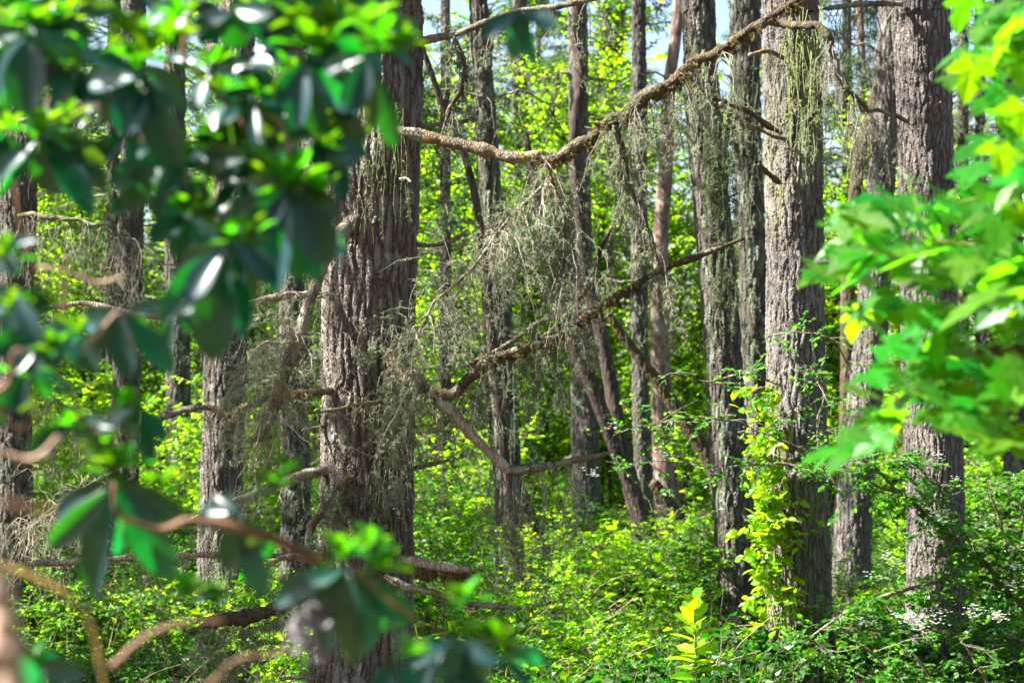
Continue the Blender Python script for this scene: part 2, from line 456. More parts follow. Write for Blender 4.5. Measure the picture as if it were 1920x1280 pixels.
# ------------------------------------------------------------------ sky, sun, camera
SUN_EL, SUN_AZ = math.radians(45), math.radians(-92)      # azimuth from +Y towards +X
world = bpy.data.worlds.new('World'); scene.world = world; world.use_nodes = True
wn = world.node_tree.nodes; wl = world.node_tree.links
bg = wn['Background']
sky = wn.new('ShaderNodeTexSky'); sky.sky_type = 'NISHITA'; sky.sun_disc = False
sky.sun_elevation = SUN_EL; sky.sun_rotation = SUN_AZ % (2 * math.pi); sky.air_density = 1.0; sky.dust_density = 1.5
wl.new(sky.outputs[0], bg.inputs['Color']); bg.inputs['Strength'].default_value = 0.052
sd = bpy.data.lights.new('sun', 'SUN'); sd.energy = 5.0; sd.angle = math.radians(0.5); sd.color = (1.0, 0.96, 0.90)
so = bpy.data.objects.new('sun', sd); COL.objects.link(so)
from mathutils import Vector
sv = Vector((math.sin(SUN_AZ) * math.cos(SUN_EL), math.cos(SUN_AZ) * math.cos(SUN_EL), math.sin(SUN_EL)))
so.rotation_euler = sv.to_track_quat('Z', 'Y').to_euler(); so.location = (-20, 10, 40)
cd = bpy.data.cameras.new('camera'); cam = bpy.data.objects.new('camera', cd); COL.objects.link(cam)
cam.location = (0, 0, CAMZ); cam.rotation_euler = (math.pi / 2 + TILT, 0, 0)
cd.lens = 70; cd.sensor_width = 36; cd.clip_end = 3000; cd.clip_start = 0.05
cd.dof.use_dof = True; cd.dof.focus_distance = 12.0; cd.dof.aperture_fstop = 3.1; cd.dof.aperture_blades = 9
scene.camera = cam
scene.view_settings.view_transform = 'Standard'; scene.view_settings.look = 'None'; scene.view_settings.gamma = 1
scene.view_settings.exposure = 2.55
cy = scene.cycles
cy.max_bounces = 8; cy.diffuse_bounces = 4; cy.glossy_bounces = 2; cy.transmission_bounces = 4; cy.transparent_max_bounces = 4
cy.use_denoising = True; cy.denoiser = 'OPENIMAGEDENOISE'; cy.sample_clamp_indirect = 6.0
cy.caustics_reflective = False; cy.caustics_refractive = False

# ------------------------------------------------------------------ ground
gx = np.concatenate([np.linspace(-400, -32, 14), np.linspace(-30, 30, 90), np.linspace(32, 400, 14)])
gy = np.concatenate([np.linspace(-120, -5, 10), np.linspace(-4, 60, 110), np.linspace(64, 700, 24)])
GX, GY = np.meshgrid(gx, gy)
GZ = ground_z(GX, GY)
idx = np.arange(GX.size).reshape(GX.shape)
gq = np.stack([idx[:-1, :-1], idx[:-1, 1:], idx[1:, 1:], idx[1:, :-1]], -1).reshape(-1, 4)
tag(MB().add(np.stack([GX, GY, GZ], -1).reshape(-1, 3), gq).build('ground', M['soil'], smooth=True), 'brown leaf-littered forest floor under the undergrowth', None, None, 'structure')


# ------------------------------------------------------------------ shared crown meshes
def conifer_mesh(seed, H, R, n_br, per, nl, nw, droop=0.10):
    rng = np.random.default_rng(seed)
    z = np.sort(rng.uniform(0.02, 1, n_br)) * H
    az = rng.uniform(0, 2 * np.pi, n_br)
    ln = R * (1.02 - (z / H)) ** 0.75 * rng.uniform(0.55, 1.1, n_br) + 0.2
    st = np.stack([0 * z, 0 * z, z], -1)
    d = np.stack([np.cos(az), np.sin(az), 0.15 + 0.5 * z / H], -1)
    S = strands(st, d, ln, 8, droop, 0.06, rng)
    wood = MB().add(*strand_tubes(S, 0.025 * (1.2 - z / H), 0.004, 4)).add(*tube(np.array([[0, 0, 0], [0, 0, H * .5], [0, 0, H]]), [.05, .04, .01], 6))
    mb = MB()
    cnt = n_br * per
    p, t = along(S, cnt, rng, 0.18, 1.0)
    # side sprays hanging from each branch: rows of needle twigs
    sd_ = unit(np.cross(t, np.array([0, 0, 1.0]))) * rng.choice([-1, 1], cnt)[:, None]
    d2 = unit(sd_ * 0.8 + t * 0.8 + rng.standard_normal((cnt, 3)) * 0.25)
    T2 = strands(p, d2, rng.uniform(0.20, 0.55, cnt) * (R / 2.5) ** 0.5, 4, 0.16, 0.08, rng)
    p2, t2 = along(T2, cnt * 5, rng, 0.05, 1.0)
    f2 = unit(t2 + 0.75 * unit(np.cross(t2, rand_unit(len(t2), rng))))
    add_leaves(mb, KITE, p2, f2, rand_unit(len(p2), rng) + np.array([0, 0, 1.2]), nl * rng.uniform(.6, 1.3, len(p2)), nw)
    return mb, wood


def plant(seed, n_stem, H, spread, n_twig, tw_len, n_leaf, L, W, tmpl, flat=0.6, up=0.05, r=0.008, base=0.08, start=0.15, droop=0.06, lean=(0, 0)):
    """stems from the ground, side twigs, leaves set along the twigs; returns MBs of leaves and stems and the twig ends"""
    rng = np.random.default_rng(seed)
    az = rng.uniform(0, 2 * np.pi, n_stem); rr = base * np.sqrt(rng.uniform(0, 1, n_stem))
    st = np.stack([rr * np.cos(az), rr * np.sin(az), 0 * az - 0.05], -1)
    a2 = rng.uniform(0, 2 * np.pi, n_stem); sp = spread * rng.uniform(0.2, 1, n_stem)
    d = np.stack([np.cos(a2) * sp + lean[0], np.sin(a2) * sp + lean[1], np.ones(n_stem)], -1)
    S = strands(st, d, H * rng.uniform(0.65, 1.1, n_stem), 10, -up, 0.09, rng)
    p, t = along(S, n_twig, rng, start, 1.0)
    a3 = rng.uniform(0, 2 * np.pi, n_twig)
    d3 = np.stack([np.cos(a3), np.sin(a3), rng.uniform(-0.05, 0.6, n_twig)], -1) + 0.3 * t
    T2 = strands(p, d3, tw_len * rng.uniform(0.5, 1.3, n_twig), 6, droop, 0.12, rng)
    wood = MB().add(*strand_tubes(S, r, r * 0.35, 5)).add(*strand_tubes(T2, r * 0.4, r * 0.12, 3))
    n = n_twig * n_leaf
    lp, lt = along(T2, n, rng, 0.08, 1.0)
    sg = rng.choice([-1, 1], n)[:, None]
    side = unit(np.cross(lt, np.array([0, 0, 1.0]))) * sg
    f = unit(side * 0.9 + lt * 0.6 + rng.standard_normal((n, 3)) * 0.3 - np.array([0, 0, 0.15]))
    nrm = np.array([0, 0, 1.0]) * flat + rand_unit(n, rng) * (1.0 - flat) * 1.4
    mb = MB(); add_leaves(mb, tmpl, lp, f, nrm, L * rng.uniform(.6, 1.25, n), W * rng.uniform(.7, 1.2, n))
    return mb, wood, T2[:, -1]


CONIFER = []
for sd_i in range(3):
    lf, wd = conifer_mesh(40 + sd_i, 10.0, 2.8, 80, 13, 0.16, 0.035)
    CONIFER.append((lf.mesh('conifer_crown', M['needle']), wd.mesh('conifer_limbs', M['twig'])))
LOWCON = []
for sd_i in range(3):
    lf, wd = conifer_mesh(60 + sd_i, 13.0, 3.0, 130, 40, 0.15, 0.034, 0.12)
    LOWCON.append((lf.mesh('conifer_foliage', M['needle']), wd.mesh('conifer_limbs', M['twig'])))


# ------------------------------------------------------------------ trunks
def spline_at(pts, u):
    pts = np.asarray(pts, float)
    seg = np.linalg.norm(np.diff(pts[:, :3], axis=0), axis=1); cum = np.concatenate([[0], np.cumsum(seg)])
    p = np.vstack([2 * pts[0] - pts[1], pts, 2 * pts[-1] - pts[-2]])
    i = np.clip(np.searchsorted(cum, u, side='right') - 1, 0, len(seg) - 1)
    t = np.clip((u - cum[i]) / np.maximum(seg[i], 1e-9), 0, 1)[:, None]
    p0, p1, p2, p3 = p[i], p[i + 1], p[i + 2], p[i + 3]
    return 0.5 * ((2 * p1) + (-p0 + p2) * t + (2 * p0 - 5 * p1 + 4 * p2 - p3) * t * t + (-p0 + 3 * p1 - 3 * p2 + p3) * t ** 3), cum[-1]


def trunk_mesh(pxpath, d, ztop, rng, flare=0.35, fine=1.0, to_ground=True):
    """pxpath: (x, y, width) from the top down, all at distance d"""
    pts = np.array([np.append(P(x, y, d), w / 2 / FPX * d) for x, y, w in pxpath])[::-1]
    if to_ground:
        dr = unit(pts[0, :3] - pts[min(1, len(pts) - 1), :3]); gz = float(ground_z(pts[0, 0], pts[0, 1]))
        if pts[0, 2] > gz:
            k = (pts[0, 2] - gz + 0.25) / max(-dr[2], 0.35)
            b = pts[0].copy(); b[:3] += dr * k; b[3] *= 1.04
            pts = np.vstack([b, pts])
    if ztop is not None and ztop > pts[-1, 2]:
        dr = unit(pts[-1, :3] - pts[-2, :3]); dr = unit(dr * np.array([.7, .7, 1]))
        k = (ztop - pts[-1, 2]) / max(dr[2], 0.3)
        for f in (0.5, 1.0):
            e = pts[-1].copy() if f == 0.5 else top0.copy()
            if f == 0.5: top0 = pts[-1].copy()
            e[:3] = top0[:3] + dr * k * f; e[3] = top0[3] * (1 - 0.55 * f)
            pts = np.vstack([pts, e])
    _, tot = spline_at(pts, np.array([0.0]))
    dense = np.linspace(0, tot, 800); q, _ = spline_at(pts, dense)
    zt = CAMZ + (640 + 90) / FPX * d
    px = d / 1991.0
    ds = max(0.006, px * 1.25) * fine
    u, us = 0.0, []
    while u < tot:
        us.append(u)
        z = np.interp(u, dense, q[:, 2])
        u += ds if z < zt else 0.18
    us = np.array(us + [tot])
    q, _ = spline_at(pts, us)
    R = float(np.max(q[:, 3])); seg = int(np.clip(2 * np.pi * R / (max(0.006, px * 1.25) * fine), 16, 230))
    base_z = q[0, 2] + 0.25
    rad = q[:, 3] * (1 + flare * np.exp(-np.maximum(q[:, 2] - base_z, 0) / 0.30))
    ph = rng.uniform(0, 6.28, 6)
    path = q[:, :3]
    v, f, c = tube(path, rad, seg)
    # gently uneven outline: swellings and flutes along the trunk
    ang = np.tile(np.arange(seg) * 2 * np.pi / seg, len(path)); zz = np.repeat(path[:, 2], seg)
    k = 1 + 0.018 * np.sin(2 * ang + ph[0] + 0.6 * zz) + 0.012 * np.sin(3 * ang + ph[1] - 0.8 * zz) + 0.02 * np.sin(5 * ang + ph[2] + 0.5 * zz) + 0.02 * np.sin(zz * 2.1 + ph[3])
    ctr = np.repeat(path, seg, 0)
    v[:len(ctr)] = ctr + (v[:len(ctr)] - ctr) * k[:, None]
    mb = MB().add(v, f, c)
    return mb, pts


TREES = {}


def tree(name, label, d, path, mat, ztop=13.0, crown=None, crown_z=8.0, group=None, cat='tree', crown_s=1.0, fine=1.0, flare=0.35):
    rng = np.random.default_rng(len(TREES) + 100)
    mb, pts = trunk_mesh(path, d, ztop, rng, flare, fine)
    t = thing(name, label, cat, (pts[0, 0], pts[0, 1], float(ground_z(pts[0, 0], pts[0, 1]))), group)
    mb.build('trunk', M[mat], t, smooth=True)
    if crown:
        top = pts[-1, :3]
        k = int(rng.integers(0, 3))
        loc = np.array([np.interp(crown_z, pts[:, 2], pts[:, 0]), np.interp(crown_z, pts[:, 2], pts[:, 1]), crown_z])
        rz = rng.uniform(0, 6.28)
        if crown == 'fir':
            c = put('crown', CONIFER[k][0], t, loc, rz, crown_s); c['_org'] = t['_org']
            w = put('limbs', CONIFER[k][1], c, np.asarray(t['_org']))
    TREES[len(TREES)] = t
    t['_d'] = d
    return t


def pxr(w, d):
    return w / 2 / FPX * d


def branch(root, pts, d, mat, name='branch', n=None, lump=0.10, jit=0.0, seg=9, rng=RNG):
    """pts: (x, y, width[, distance]) along the branch"""
    arr = np.array([np.append(P(p[0], p[1], p[3] if len(p) > 3 else d), pxr(p[2], p[3] if len(p) > 3 else d)) for p in pts])
    length = np.sum(np.linalg.norm(np.diff(arr[:, :3], axis=0), axis=1))
    n = n or int(max(10, length / 0.018))
    q = spline(arr, n)
    path = q[:, :3].copy()
    if jit:
        kn = rng.standard_normal((max(3, n // 6), 3)) * jit
        for a in range(3):
            path[:, a] += np.interp(np.linspace(0, 1, n), np.linspace(0, 1, len(kn)), kn[:, a])
    kr = 1 + 0.16 * rng.standard_normal(max(4, n // 3))
    rad = q[:, 3] * np.interp(np.linspace(0, 1, n), np.linspace(0, 1, len(kr)), kr)
    v, f, c = tube(path, np.maximum(rad, 0.0015), seg, lump, rng)
    o = MB().add(v, f, c).build(name, M[mat], root, smooth=True)
    return o, path


def twiggery(parent, path, n, length, seed, grav=0.25, wig=0.22, r=0.0028, sub=3, sub_len=0.4, fuzz=12, fuzz_l=0.018, spread=(1, 1, 0.6), bias=(0, 0, 0), mat='twig', fmat='lichen', lo=0.0, hi=1.0, m=10, name='twig_sprays', lname='lichen_fronds'):
    """dead twigs growing from a branch, with side twigs, and the lichen that hangs on them"""
    rng = np.random.default_rng(seed)
    path = np.asarray(path)
    i = (rng.uniform(lo, hi, n) * (len(path) - 1)).astype(int)
    d = rand_unit(n, rng) * np.array(spread) + np.array(bias)
    S = strands(path[i], d, length * rng.uniform(0.35, 1.15, n), m, grav, wig, rng)
    mb = MB().add(*strand_tubes(S, r * rng.uniform(.7, 1.3, n), r * 0.35, 3))
    allS = [S]
    if sub:
        p, t = along(S, n * sub, rng, 0.1, 1)
        d2 = unit(np.cross(t, rand_unit(n * sub, rng))) + 0.5 * t
        S2 = strands(p, d2, length * sub_len * rng.uniform(0.3, 1.1, n * sub), 6, grav * 1.1, wig * 1.2, rng)
        mb.add(*strand_tubes(S2, r * 0.6, r * 0.25, 3)); allS.append(S2)
        p, t = along(S2, n * sub * 2, rng, 0.1, 1)
        d3 = unit(np.cross(t, rand_unit(len(p), rng))) + 0.4 * t
        S3 = strands(p, d3, length * sub_len * 0.4 * rng.uniform(0.3, 1.1, len(p)), 4, grav, wig * 1.3, rng)
        mb.add(*strand_tubes(S3, r * 0.4, r * 0.22, 3)); allS.append(S3)
    o = mb.build(name, M[mat], parent)
    if fuzz:
        mf = MB()
        for S_, k in zip(allS, (0.6, 1.0, 1.0)):
            cnt = int(len(S_) * fuzz * k)
            p, t = clumps(S_, cnt, rng); cnt = len(p)
            add_leaves(mf, KITE, p, rand_unit(cnt, rng) - np.array([0, 0, 0.6]), rand_unit(cnt, rng), fuzz_l * rng.uniform(.4, 1.6, cnt), fuzz_l * 0.23)
        mf.build(lname, M[fmat], parent)
    return o


def beard(parent, start, length, seed, n=None, m=9, r=0.0016, fuzz=8, fuzz_l=0.02, mat='lichen', name='lichen_fronds', drift=(0, 0, 0), wig=0.10, width=0.3):
    """curtain of hanging lichen: start (n,3)"""
    rng = np.random.default_rng(seed)
    start = np.asarray(start); n = len(start)
    S = strands(start, rand_unit(n, rng) * 0.5 + np.array([0, 0, -1.0]) + np.array(drift), np.asarray(length) * rng.uniform(0.4, 1.1, n), m, 0.35, wig, rng)
    mb = MB().add(*strand_tubes(S, r, r * 0.5, 3))
    p, t = clumps(S, n * fuzz, rng, 5, .05)
    add_leaves(mb, KITE, p, unit(rand_unit(len(p), rng) + .8 * t), rand_unit(len(p), rng), fuzz_l * rng.uniform(.4, 1.6, len(p)), fuzz_l * width)
    return mb.build(name, M[mat], parent)


def face_points(root_path_px, d, n, rng, x0, x1, y0, y1, off=0.0):
    return np.array([P(rng.uniform(x0, x1), rng.uniform(y0, y1), d + off + rng.uniform(-0.03, 0.03)) for _ in range(n)])

# ================================================================== the trees one can see
t1 = tree('fir_tree', 'thick furrowed fir with the most dead side branches, one arching away under a lichen curtain', 11.0,
          [(722, -60, 140), (720, 0, 142), (714, 200, 150), (700, 330, 166), (694, 500, 168), (691, 600, 168), (690, 800, 171), (687, 1000, 177), (679, 1200, 182), (676, 1290, 186)], 'fir', 15, 'fir', 9.5)
t2 = tree('fir_tree', 'straight pale grey fir with sunlit deep-ridged bark and yellow-green vine around its lower trunk', 16.0,
          [(1480, -60, 100), (1482, 0, 101), (1486, 200, 103), (1489, 400, 105), (1491, 600, 107), (1493, 800, 110), (1497, 1000, 114), (1502, 1280, 124)], 'fir_old', 15, 'fir', 10)
t3 = tree('fir_tree', 'sunlit pinkish-grey fir partly hidden by the fresh maple leaves', 16.5,
          [(1722, -60, 104), (1725, 0, 105), (1733, 200, 102), (1738, 400, 100), (1743, 600, 102), (1749, 800, 105), (1754, 1000, 107), (1758, 1280, 110)], 'fir_pale', 15, 'fir', 10)
t4 = tree('fir_tree', 'dark lichen-spotted fir leaning beside the pale ridged fir, bearded with grey-green lichen', 19.0,
          [(1300, -60, 62), (1308, 0, 63), (1318, 200, 66), (1336, 400, 68), (1352, 600, 70), (1364, 800, 72), (1380, 1000, 76), (1402, 1280, 82)], 'fir_mossy', 16, 'fir', 11)
t5 = tree('fir_tree', 'dim mossy fir squeezed behind and between the lichen-bearded fir and the pale ridged fir', 23.0,
          [(1396, -40, 55), (1398, 200, 54), (1412, 500, 52), (1424, 800, 54), (1432, 1040, 56)], 'fir_mossy', 16, 'fir', 12)
t6 = tree('fir_tree', 'slim grey pole-like fir just beside the reddish madrone stem', 28.0,
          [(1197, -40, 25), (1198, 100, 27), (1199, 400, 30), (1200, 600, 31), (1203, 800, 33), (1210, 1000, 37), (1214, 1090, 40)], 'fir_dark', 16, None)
t7 = tree('madrone_tree', 'slender wavy madrone stem with smooth pinkish-red bark', 30.0,
          [(1274, -30, 20), (1268, 60, 22), (1254, 170, 24), (1249, 300, 27), (1241, 420, 29), (1236, 560, 31), (1240, 700, 36), (1247, 860, 46), (1254, 1050, 54)], 'madrone', 16, None)
t8 = tree('fir_tree', 'straight grey fir behind the crooked leaning twin stems, its foot in sunny shrubs', 33.0,
          [(1083, -30, 36), (1085, 200, 36), (1088, 400, 40), (1093, 700, 47), (1101, 950, 54), (1104, 1060, 60)], 'fir_old', 18, None, flare=0.6)
t9 = tree('fir_tree', 'shaded fir behind the hanging lichen curtain, tilting toward the thick branchy fir', 22.0,
          [(896, -30, 34), (904, 120, 36), (914, 300, 42), (930, 520, 52), (942, 750, 54), (955, 950, 52), (961, 1200, 56)], 'fir_mossy', 16, 'fir', 12)
t10 = tree('fir_tree', 'thin dark trunk standing behind and just off the fir in the lichen curtain', 40.0,
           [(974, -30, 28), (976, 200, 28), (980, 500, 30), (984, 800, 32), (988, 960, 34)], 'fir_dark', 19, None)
t13 = tree('fir_tree', 'dark-barked fir slanting down behind the sunlit pinkish-grey fir, foot clear of shrubs', 22.0,
           [(1672, -30, 42), (1664, 150, 46), (1652, 330, 50), (1638, 560, 58), (1620, 750, 64), (1602, 930, 70), (1588, 1140, 76)], 'fir_old', 16, 'fir', 12)
t15 = tree('alder_tree', 'short-looking pale brown trunk with smooth bark in the bright gap beside the slanting fir', 34.0,
           [(1640, 640, 20), (1650, 800, 25), (1661, 900, 30), (1665, 1035, 33)], 'madrone', 13, None, cat='tree')
t16 = tree('fir_tree', 'dim bluish-grey fir at the far side behind the maple spray', 22.0,
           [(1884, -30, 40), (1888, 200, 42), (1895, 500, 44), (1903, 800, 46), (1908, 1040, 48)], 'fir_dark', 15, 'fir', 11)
t17 = tree('fir_tree', 'thin blackish trunk seen in the sky gap between the maple spray and the pinkish-grey fir', 32.0,
           [(1806, -30, 18), (1806, 200, 20), (1804, 450, 22), (1806, 800, 24), (1810, 960, 26)], 'fir_dark', 17, None)
t18 = tree('tree_stump', 'short dark stump among shrubs behind the white-flowered hawthorn', 30.0,
           [(1862, 850, 34), (1864, 900, 38), (1868, 1010, 44)], 'fir_dark', None, None, cat='stump')
t19 = tree('fir_tree', 'wide shaded fir cut off by the picture edge behind the rhododendron', 18.0,
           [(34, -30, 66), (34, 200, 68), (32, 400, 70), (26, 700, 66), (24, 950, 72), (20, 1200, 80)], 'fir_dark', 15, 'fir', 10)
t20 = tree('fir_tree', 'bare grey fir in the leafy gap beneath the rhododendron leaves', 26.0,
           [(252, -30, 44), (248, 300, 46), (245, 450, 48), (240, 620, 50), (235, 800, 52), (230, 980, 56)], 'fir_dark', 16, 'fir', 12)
t21 = tree('fir_tree', 'sturdy brown fir behind the grey tangle of dead twigs', 19.0,
           [(446, -30, 62), (442, 200, 66), (430, 500, 72), (423, 650, 75), (419, 800, 76), (412, 1000, 80), (404, 1280, 86)], 'fir', 15, 'fir', 11)
t22 = tree('fir_tree', 'brown fir close behind the drooping mossy limb of the thick branchy fir', 22.0,
           [(532, -30, 40), (535, 200, 42), (546, 450, 46), (550, 600, 50), (552, 750, 51), (555, 900, 54), (556, 1100, 58)], 'fir_dark', 15, 'fir', 11)
t23 = tree('fir_tree', 'narrow greenish fir to the side of the sturdy brown fir', 29.0,
           [(326, -30, 38), (328, 300, 40), (334, 600, 43), (336, 850, 46), (338, 1000, 50)], 'fir_mossy', 16, None)
t24 = tree('fir_tree', 'thin dark pole beside the narrow greenish fir, lower part in yellow foliage', 36.0,
           [(216, -30, 22), (217, 500, 24), (219, 720, 26), (222, 920, 29)], 'fir_dark', 18, None)
# leaning and crooked stems in the middle of the wood
u1 = tree('crooked_tree', 'crooked dark stem winding down from a fork past the straight grey fir', 27.0,
          [(1088, -20, 17), (1079, 60, 19), (1090, 150, 21), (1077, 260, 22), (1088, 400, 22), (1100, 520, 25), (1126, 620, 26), (1145, 720, 27), (1166, 840, 31), (1196, 960, 36)], 'stem', None, None)
u2 = tree('leaning_tree', 'slanting brown stem crossing low in front of the straight grey fir', 26.0,
          [(985, 250, 12), (1000, 330, 15), (1022, 440, 20), (1052, 560, 25), (1078, 650, 27), (1112, 730, 28), (1150, 830, 29), (1190, 930, 30), (1215, 1000, 31)], 'stem', None, None, flare=.1)
u3 = tree('leaning_maple', 'dark mossy maple trunk arching down behind the madrone to the lichen-bearded fir', 24.0,
          [(1140, 590, 16), (1190, 660, 20), (1240, 725, 24), (1290, 800, 30), (1335, 870, 34), (1362, 960, 38)], 'maple_mossy', None, None)
u4 = tree('fallen_trunk', 'fallen trunk edged with yellow moss sloping down beside the madrone foot', 25.0,
          [(1225, 905, 22), (1270, 965, 26), (1320, 1025, 30), (1372, 1080, 32)], 'maple_mossy', None, None, cat='fallen tree', flare=0.05)
u5 = tree('mossy_maple', 'bent moss-furred maple stem in the gap beside the slanting dark fir', 29.0,
          [(1650, 150, 20), (1632, 215, 22), (1612, 290, 24), (1601, 390, 25), (1590, 520, 26), (1590, 700, 28), (1586, 900, 32)], 'maple_mossy', None, None)
u6 = tree('dead_sapling', 'thin dead sapling leaning away above the orange-lichened branch', 20.0,
          [(782, 60, 9), (806, 130, 11), (832, 200, 13), (862, 262, 14), (900, 420, 15), (930, 700, 17)], 'stem', None, None)
u7 = tree('leaning_log', 'short black log propped against the foot of the fir in the lichen curtain', 23.0,
          [(962, 880, 20), (985, 950, 24), (1006, 1005, 27), (1022, 1040, 28)], 'maple_mossy', None, None, cat='log', flare=0.05)

# ---------------------------------------------------------------- the branches of the thick fir
b1, p1 = branch(t1, [(728, 244, 40, 10.86), (748, 245, 31, 10.78), (775, 249, 26, 10.74), (830, 264, 25, 10.7), (890, 277, 25, 10.65), (950, 291, 23, 10.6), (1010, 293, 22, 10.55)], 11, 'branch_ochre', jit=.006)
b1b, p1b = branch(t1, [(1000, 293, 22, 10.55), (1042, 292, 23, 10.5), (1076, 277, 24, 10.5), (1110, 258, 24, 10.5), (1146, 228, 26, 10.45), (1176, 214, 24, 10.45), (1206, 182, 25, 10.4), (1262, 156, 21, 10.4), (1300, 118, 20, 10.4), (1345, 100, 18, 10.35), (1400, 60, 17, 10.3), (1460, 22, 15, 10.3), (1530, -30, 13, 10.3)], 11, 'branch_moss', lump=.2, jit=.008)
b2, p2 = branch(t1, [(728, 655, 22, 10.78), (745, 690, 24, 10.7), (775, 712, 27, 10.62), (805, 735, 25, 10.6)], 11, 'branch_ochre')
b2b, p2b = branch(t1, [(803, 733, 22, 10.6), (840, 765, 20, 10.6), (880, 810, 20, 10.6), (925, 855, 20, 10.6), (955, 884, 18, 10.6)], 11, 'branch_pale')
b2c, p2c = branch(t1, [(950, 882, 17, 10.6), (1000, 879, 14, 10.6), (1060, 866, 12, 10.6), (1110, 856, 10, 10.6), (1142, 849, 9, 10.6)], 11, 'branch')
b3, p3 = branch(t1, [(795, 728, 20, 10.62), (840, 742, 22, 10.6), (880, 708, 24, 10.6), (915, 680, 22, 10.6), (965, 658, 19, 10.6), (1030, 638, 18, 10.6), (1085, 603, 17, 10.6), (1160, 556, 14, 10.6), (1230, 512, 12, 10.6), (1310, 480, 10, 10.6), (1395, 447, 6, 10.6)], 11, 'branch_moss')
b3b, p3b = branch(t1, [(1000, 648, 9, 10.6), (1040, 610, 9, 10.6), (1075, 570, 10, 10.6), (1110, 520, 9, 10.6), (1140, 440, 8, 10.6), (1165, 380, 8, 10.6), (1168, 300, 9, 10.55), (1158, 240, 10, 10.5)], 11, 'branch_moss', jit=.012)
b3c, p3c = branch(t1, [(868, 690, 8, 10.6), (910, 672, 9, 10.6), (960, 640, 9, 10.6), (1005, 610, 8, 10.6), (1065, 585, 5, 10.6)], 11, 'branch', jit=.008)
b4, p4 = branch(t1, [(672, 414, 34, 10.80), (650, 428, 32, 10.72), (628, 450, 26, 10.6), (606, 495, 24, 10.5), (585, 555, 23, 10.45), (562, 620, 24, 10.4), (540, 680, 25, 10.4), (520, 745, 25, 10.4), (503, 790, 24, 10.4), (482, 822, 20, 10.4)], 11, 'branch')
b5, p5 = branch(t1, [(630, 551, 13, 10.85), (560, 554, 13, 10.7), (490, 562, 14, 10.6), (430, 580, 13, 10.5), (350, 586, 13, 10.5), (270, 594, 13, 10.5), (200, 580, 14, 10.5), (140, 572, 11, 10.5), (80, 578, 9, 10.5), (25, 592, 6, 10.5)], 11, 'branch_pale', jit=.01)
b6, p6 = branch(t1, [(635, 727, 11, 10.85), (575, 732, 13, 10.75), (520, 744, 14, 10.7), (460, 760, 14, 10.65), (425, 772, 12, 10.65), (395, 760, 12, 10.65), (350, 768, 12, 10.65), (310, 785, 13, 10.65), (270, 800, 10, 10.65), (238, 808, 7, 10.65)], 11, 'branch_ochre', jit=.012, lump=.2)
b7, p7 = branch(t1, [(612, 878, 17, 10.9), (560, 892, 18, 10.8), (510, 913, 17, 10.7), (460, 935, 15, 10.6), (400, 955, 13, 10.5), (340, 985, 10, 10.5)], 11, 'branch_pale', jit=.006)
b8, p8 = branch(t1, [(664, 893, 14, 10.76), (640, 908, 14, 10.7), (622, 925, 15, 10.65), (606, 955, 14, 10.6), (588, 980, 15, 10.6), (578, 1010, 14, 10.6), (577, 1040, 12, 10.6)], 11, 'branch', lump=.16)
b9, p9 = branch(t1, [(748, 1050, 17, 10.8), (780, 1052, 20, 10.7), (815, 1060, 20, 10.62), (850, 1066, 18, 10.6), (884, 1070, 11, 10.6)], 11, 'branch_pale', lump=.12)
b10, p10 = branch(t1, [(722, 1082, 12, 10.75), (760, 1098, 15, 10.7), (800, 1106, 14, 10.65), (850, 1122, 9, 10.6), (900, 1132, 11, 10.6), (940, 1137, 10, 10.6), (974, 1142, 7, 10.6)], 11, 'branch', jit=.006)
b11, p11 = branch(t1, [(600, 1098, 24, 10.9), (560, 1120, 26, 10.8), (510, 1143, 26, 10.7), (460, 1158, 25, 10.65), (420, 1160, 25, 10.6), (385, 1172, 14, 10.6), (362, 1190, 6, 10.6)], 11, 'branch_moss', lump=.14)
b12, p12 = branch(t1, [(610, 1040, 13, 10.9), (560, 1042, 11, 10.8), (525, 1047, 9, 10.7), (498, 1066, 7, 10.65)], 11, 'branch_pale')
b13, p13 = branch(t1, [(780, 80, 15, 10.95), (820, 71, 14, 10.9), (860, 63, 13, 10.8), (920, 38, 12, 10.75), (980, 20, 12, 10.7), (1040, 14, 12, 10.65), (1120, -4, 10, 10.6)], 11, 'branch')
b14, p14 = branch(t1, [(782, 238, 8, 10.95), (830, 233, 8, 10.9), (870, 228, 7, 10.85), (896, 224, 5, 10.8)], 11, 'twig')
b15, p15 = branch(t1, [(780, 459, 9, 11.0), (815, 460, 8, 11.0), (850, 450, 7, 11.0), (876, 432, 5, 11.0)], 11, 'twig')
b16, p16 = branch(t1, [(770, 1000 - 120, 9, 11.05), (800, 872, 9, 11.0), (845, 862, 6, 11.0)], 11, 'twig')
b17, p17 = branch(t1, [(750, 336, 5, 10.75), (762, 334, 5, 10.7), (770, 341, 4, 10.66)], 11, 'twig_pale', name='stub')
b18, p18 = branch(t1, [(578, 776, 6, 10.6), (620, 768, 7, 10.6), (665, 760, 7, 10.6), (710, 755, 7, 10.62), (742, 748, 5, 10.66)], 11, 'branch', jit=.006)
b19, p19 = branch(t1, [(605, 800, 9, 10.9), (585, 804, 8, 10.85), (568, 806, 6, 10.8)], 11, 'branch', name='stub')
b20, p20 = branch(t1, [(590, 1272, 9, 10.8), (560, 1270, 9, 10.75), (525, 1272, 7, 10.7)], 11, 'branch_pale', name='stub')
b21, p21 = branch(t1, [(728, 690, 8, 10.7), (755, 760, 8, 10.6), (735, 800, 8, 10.6), (716, 850, 8, 10.6), (700, 880, 6, 10.62), (692, 900, 4, 10.66)], 11, 'branch', jit=.012)
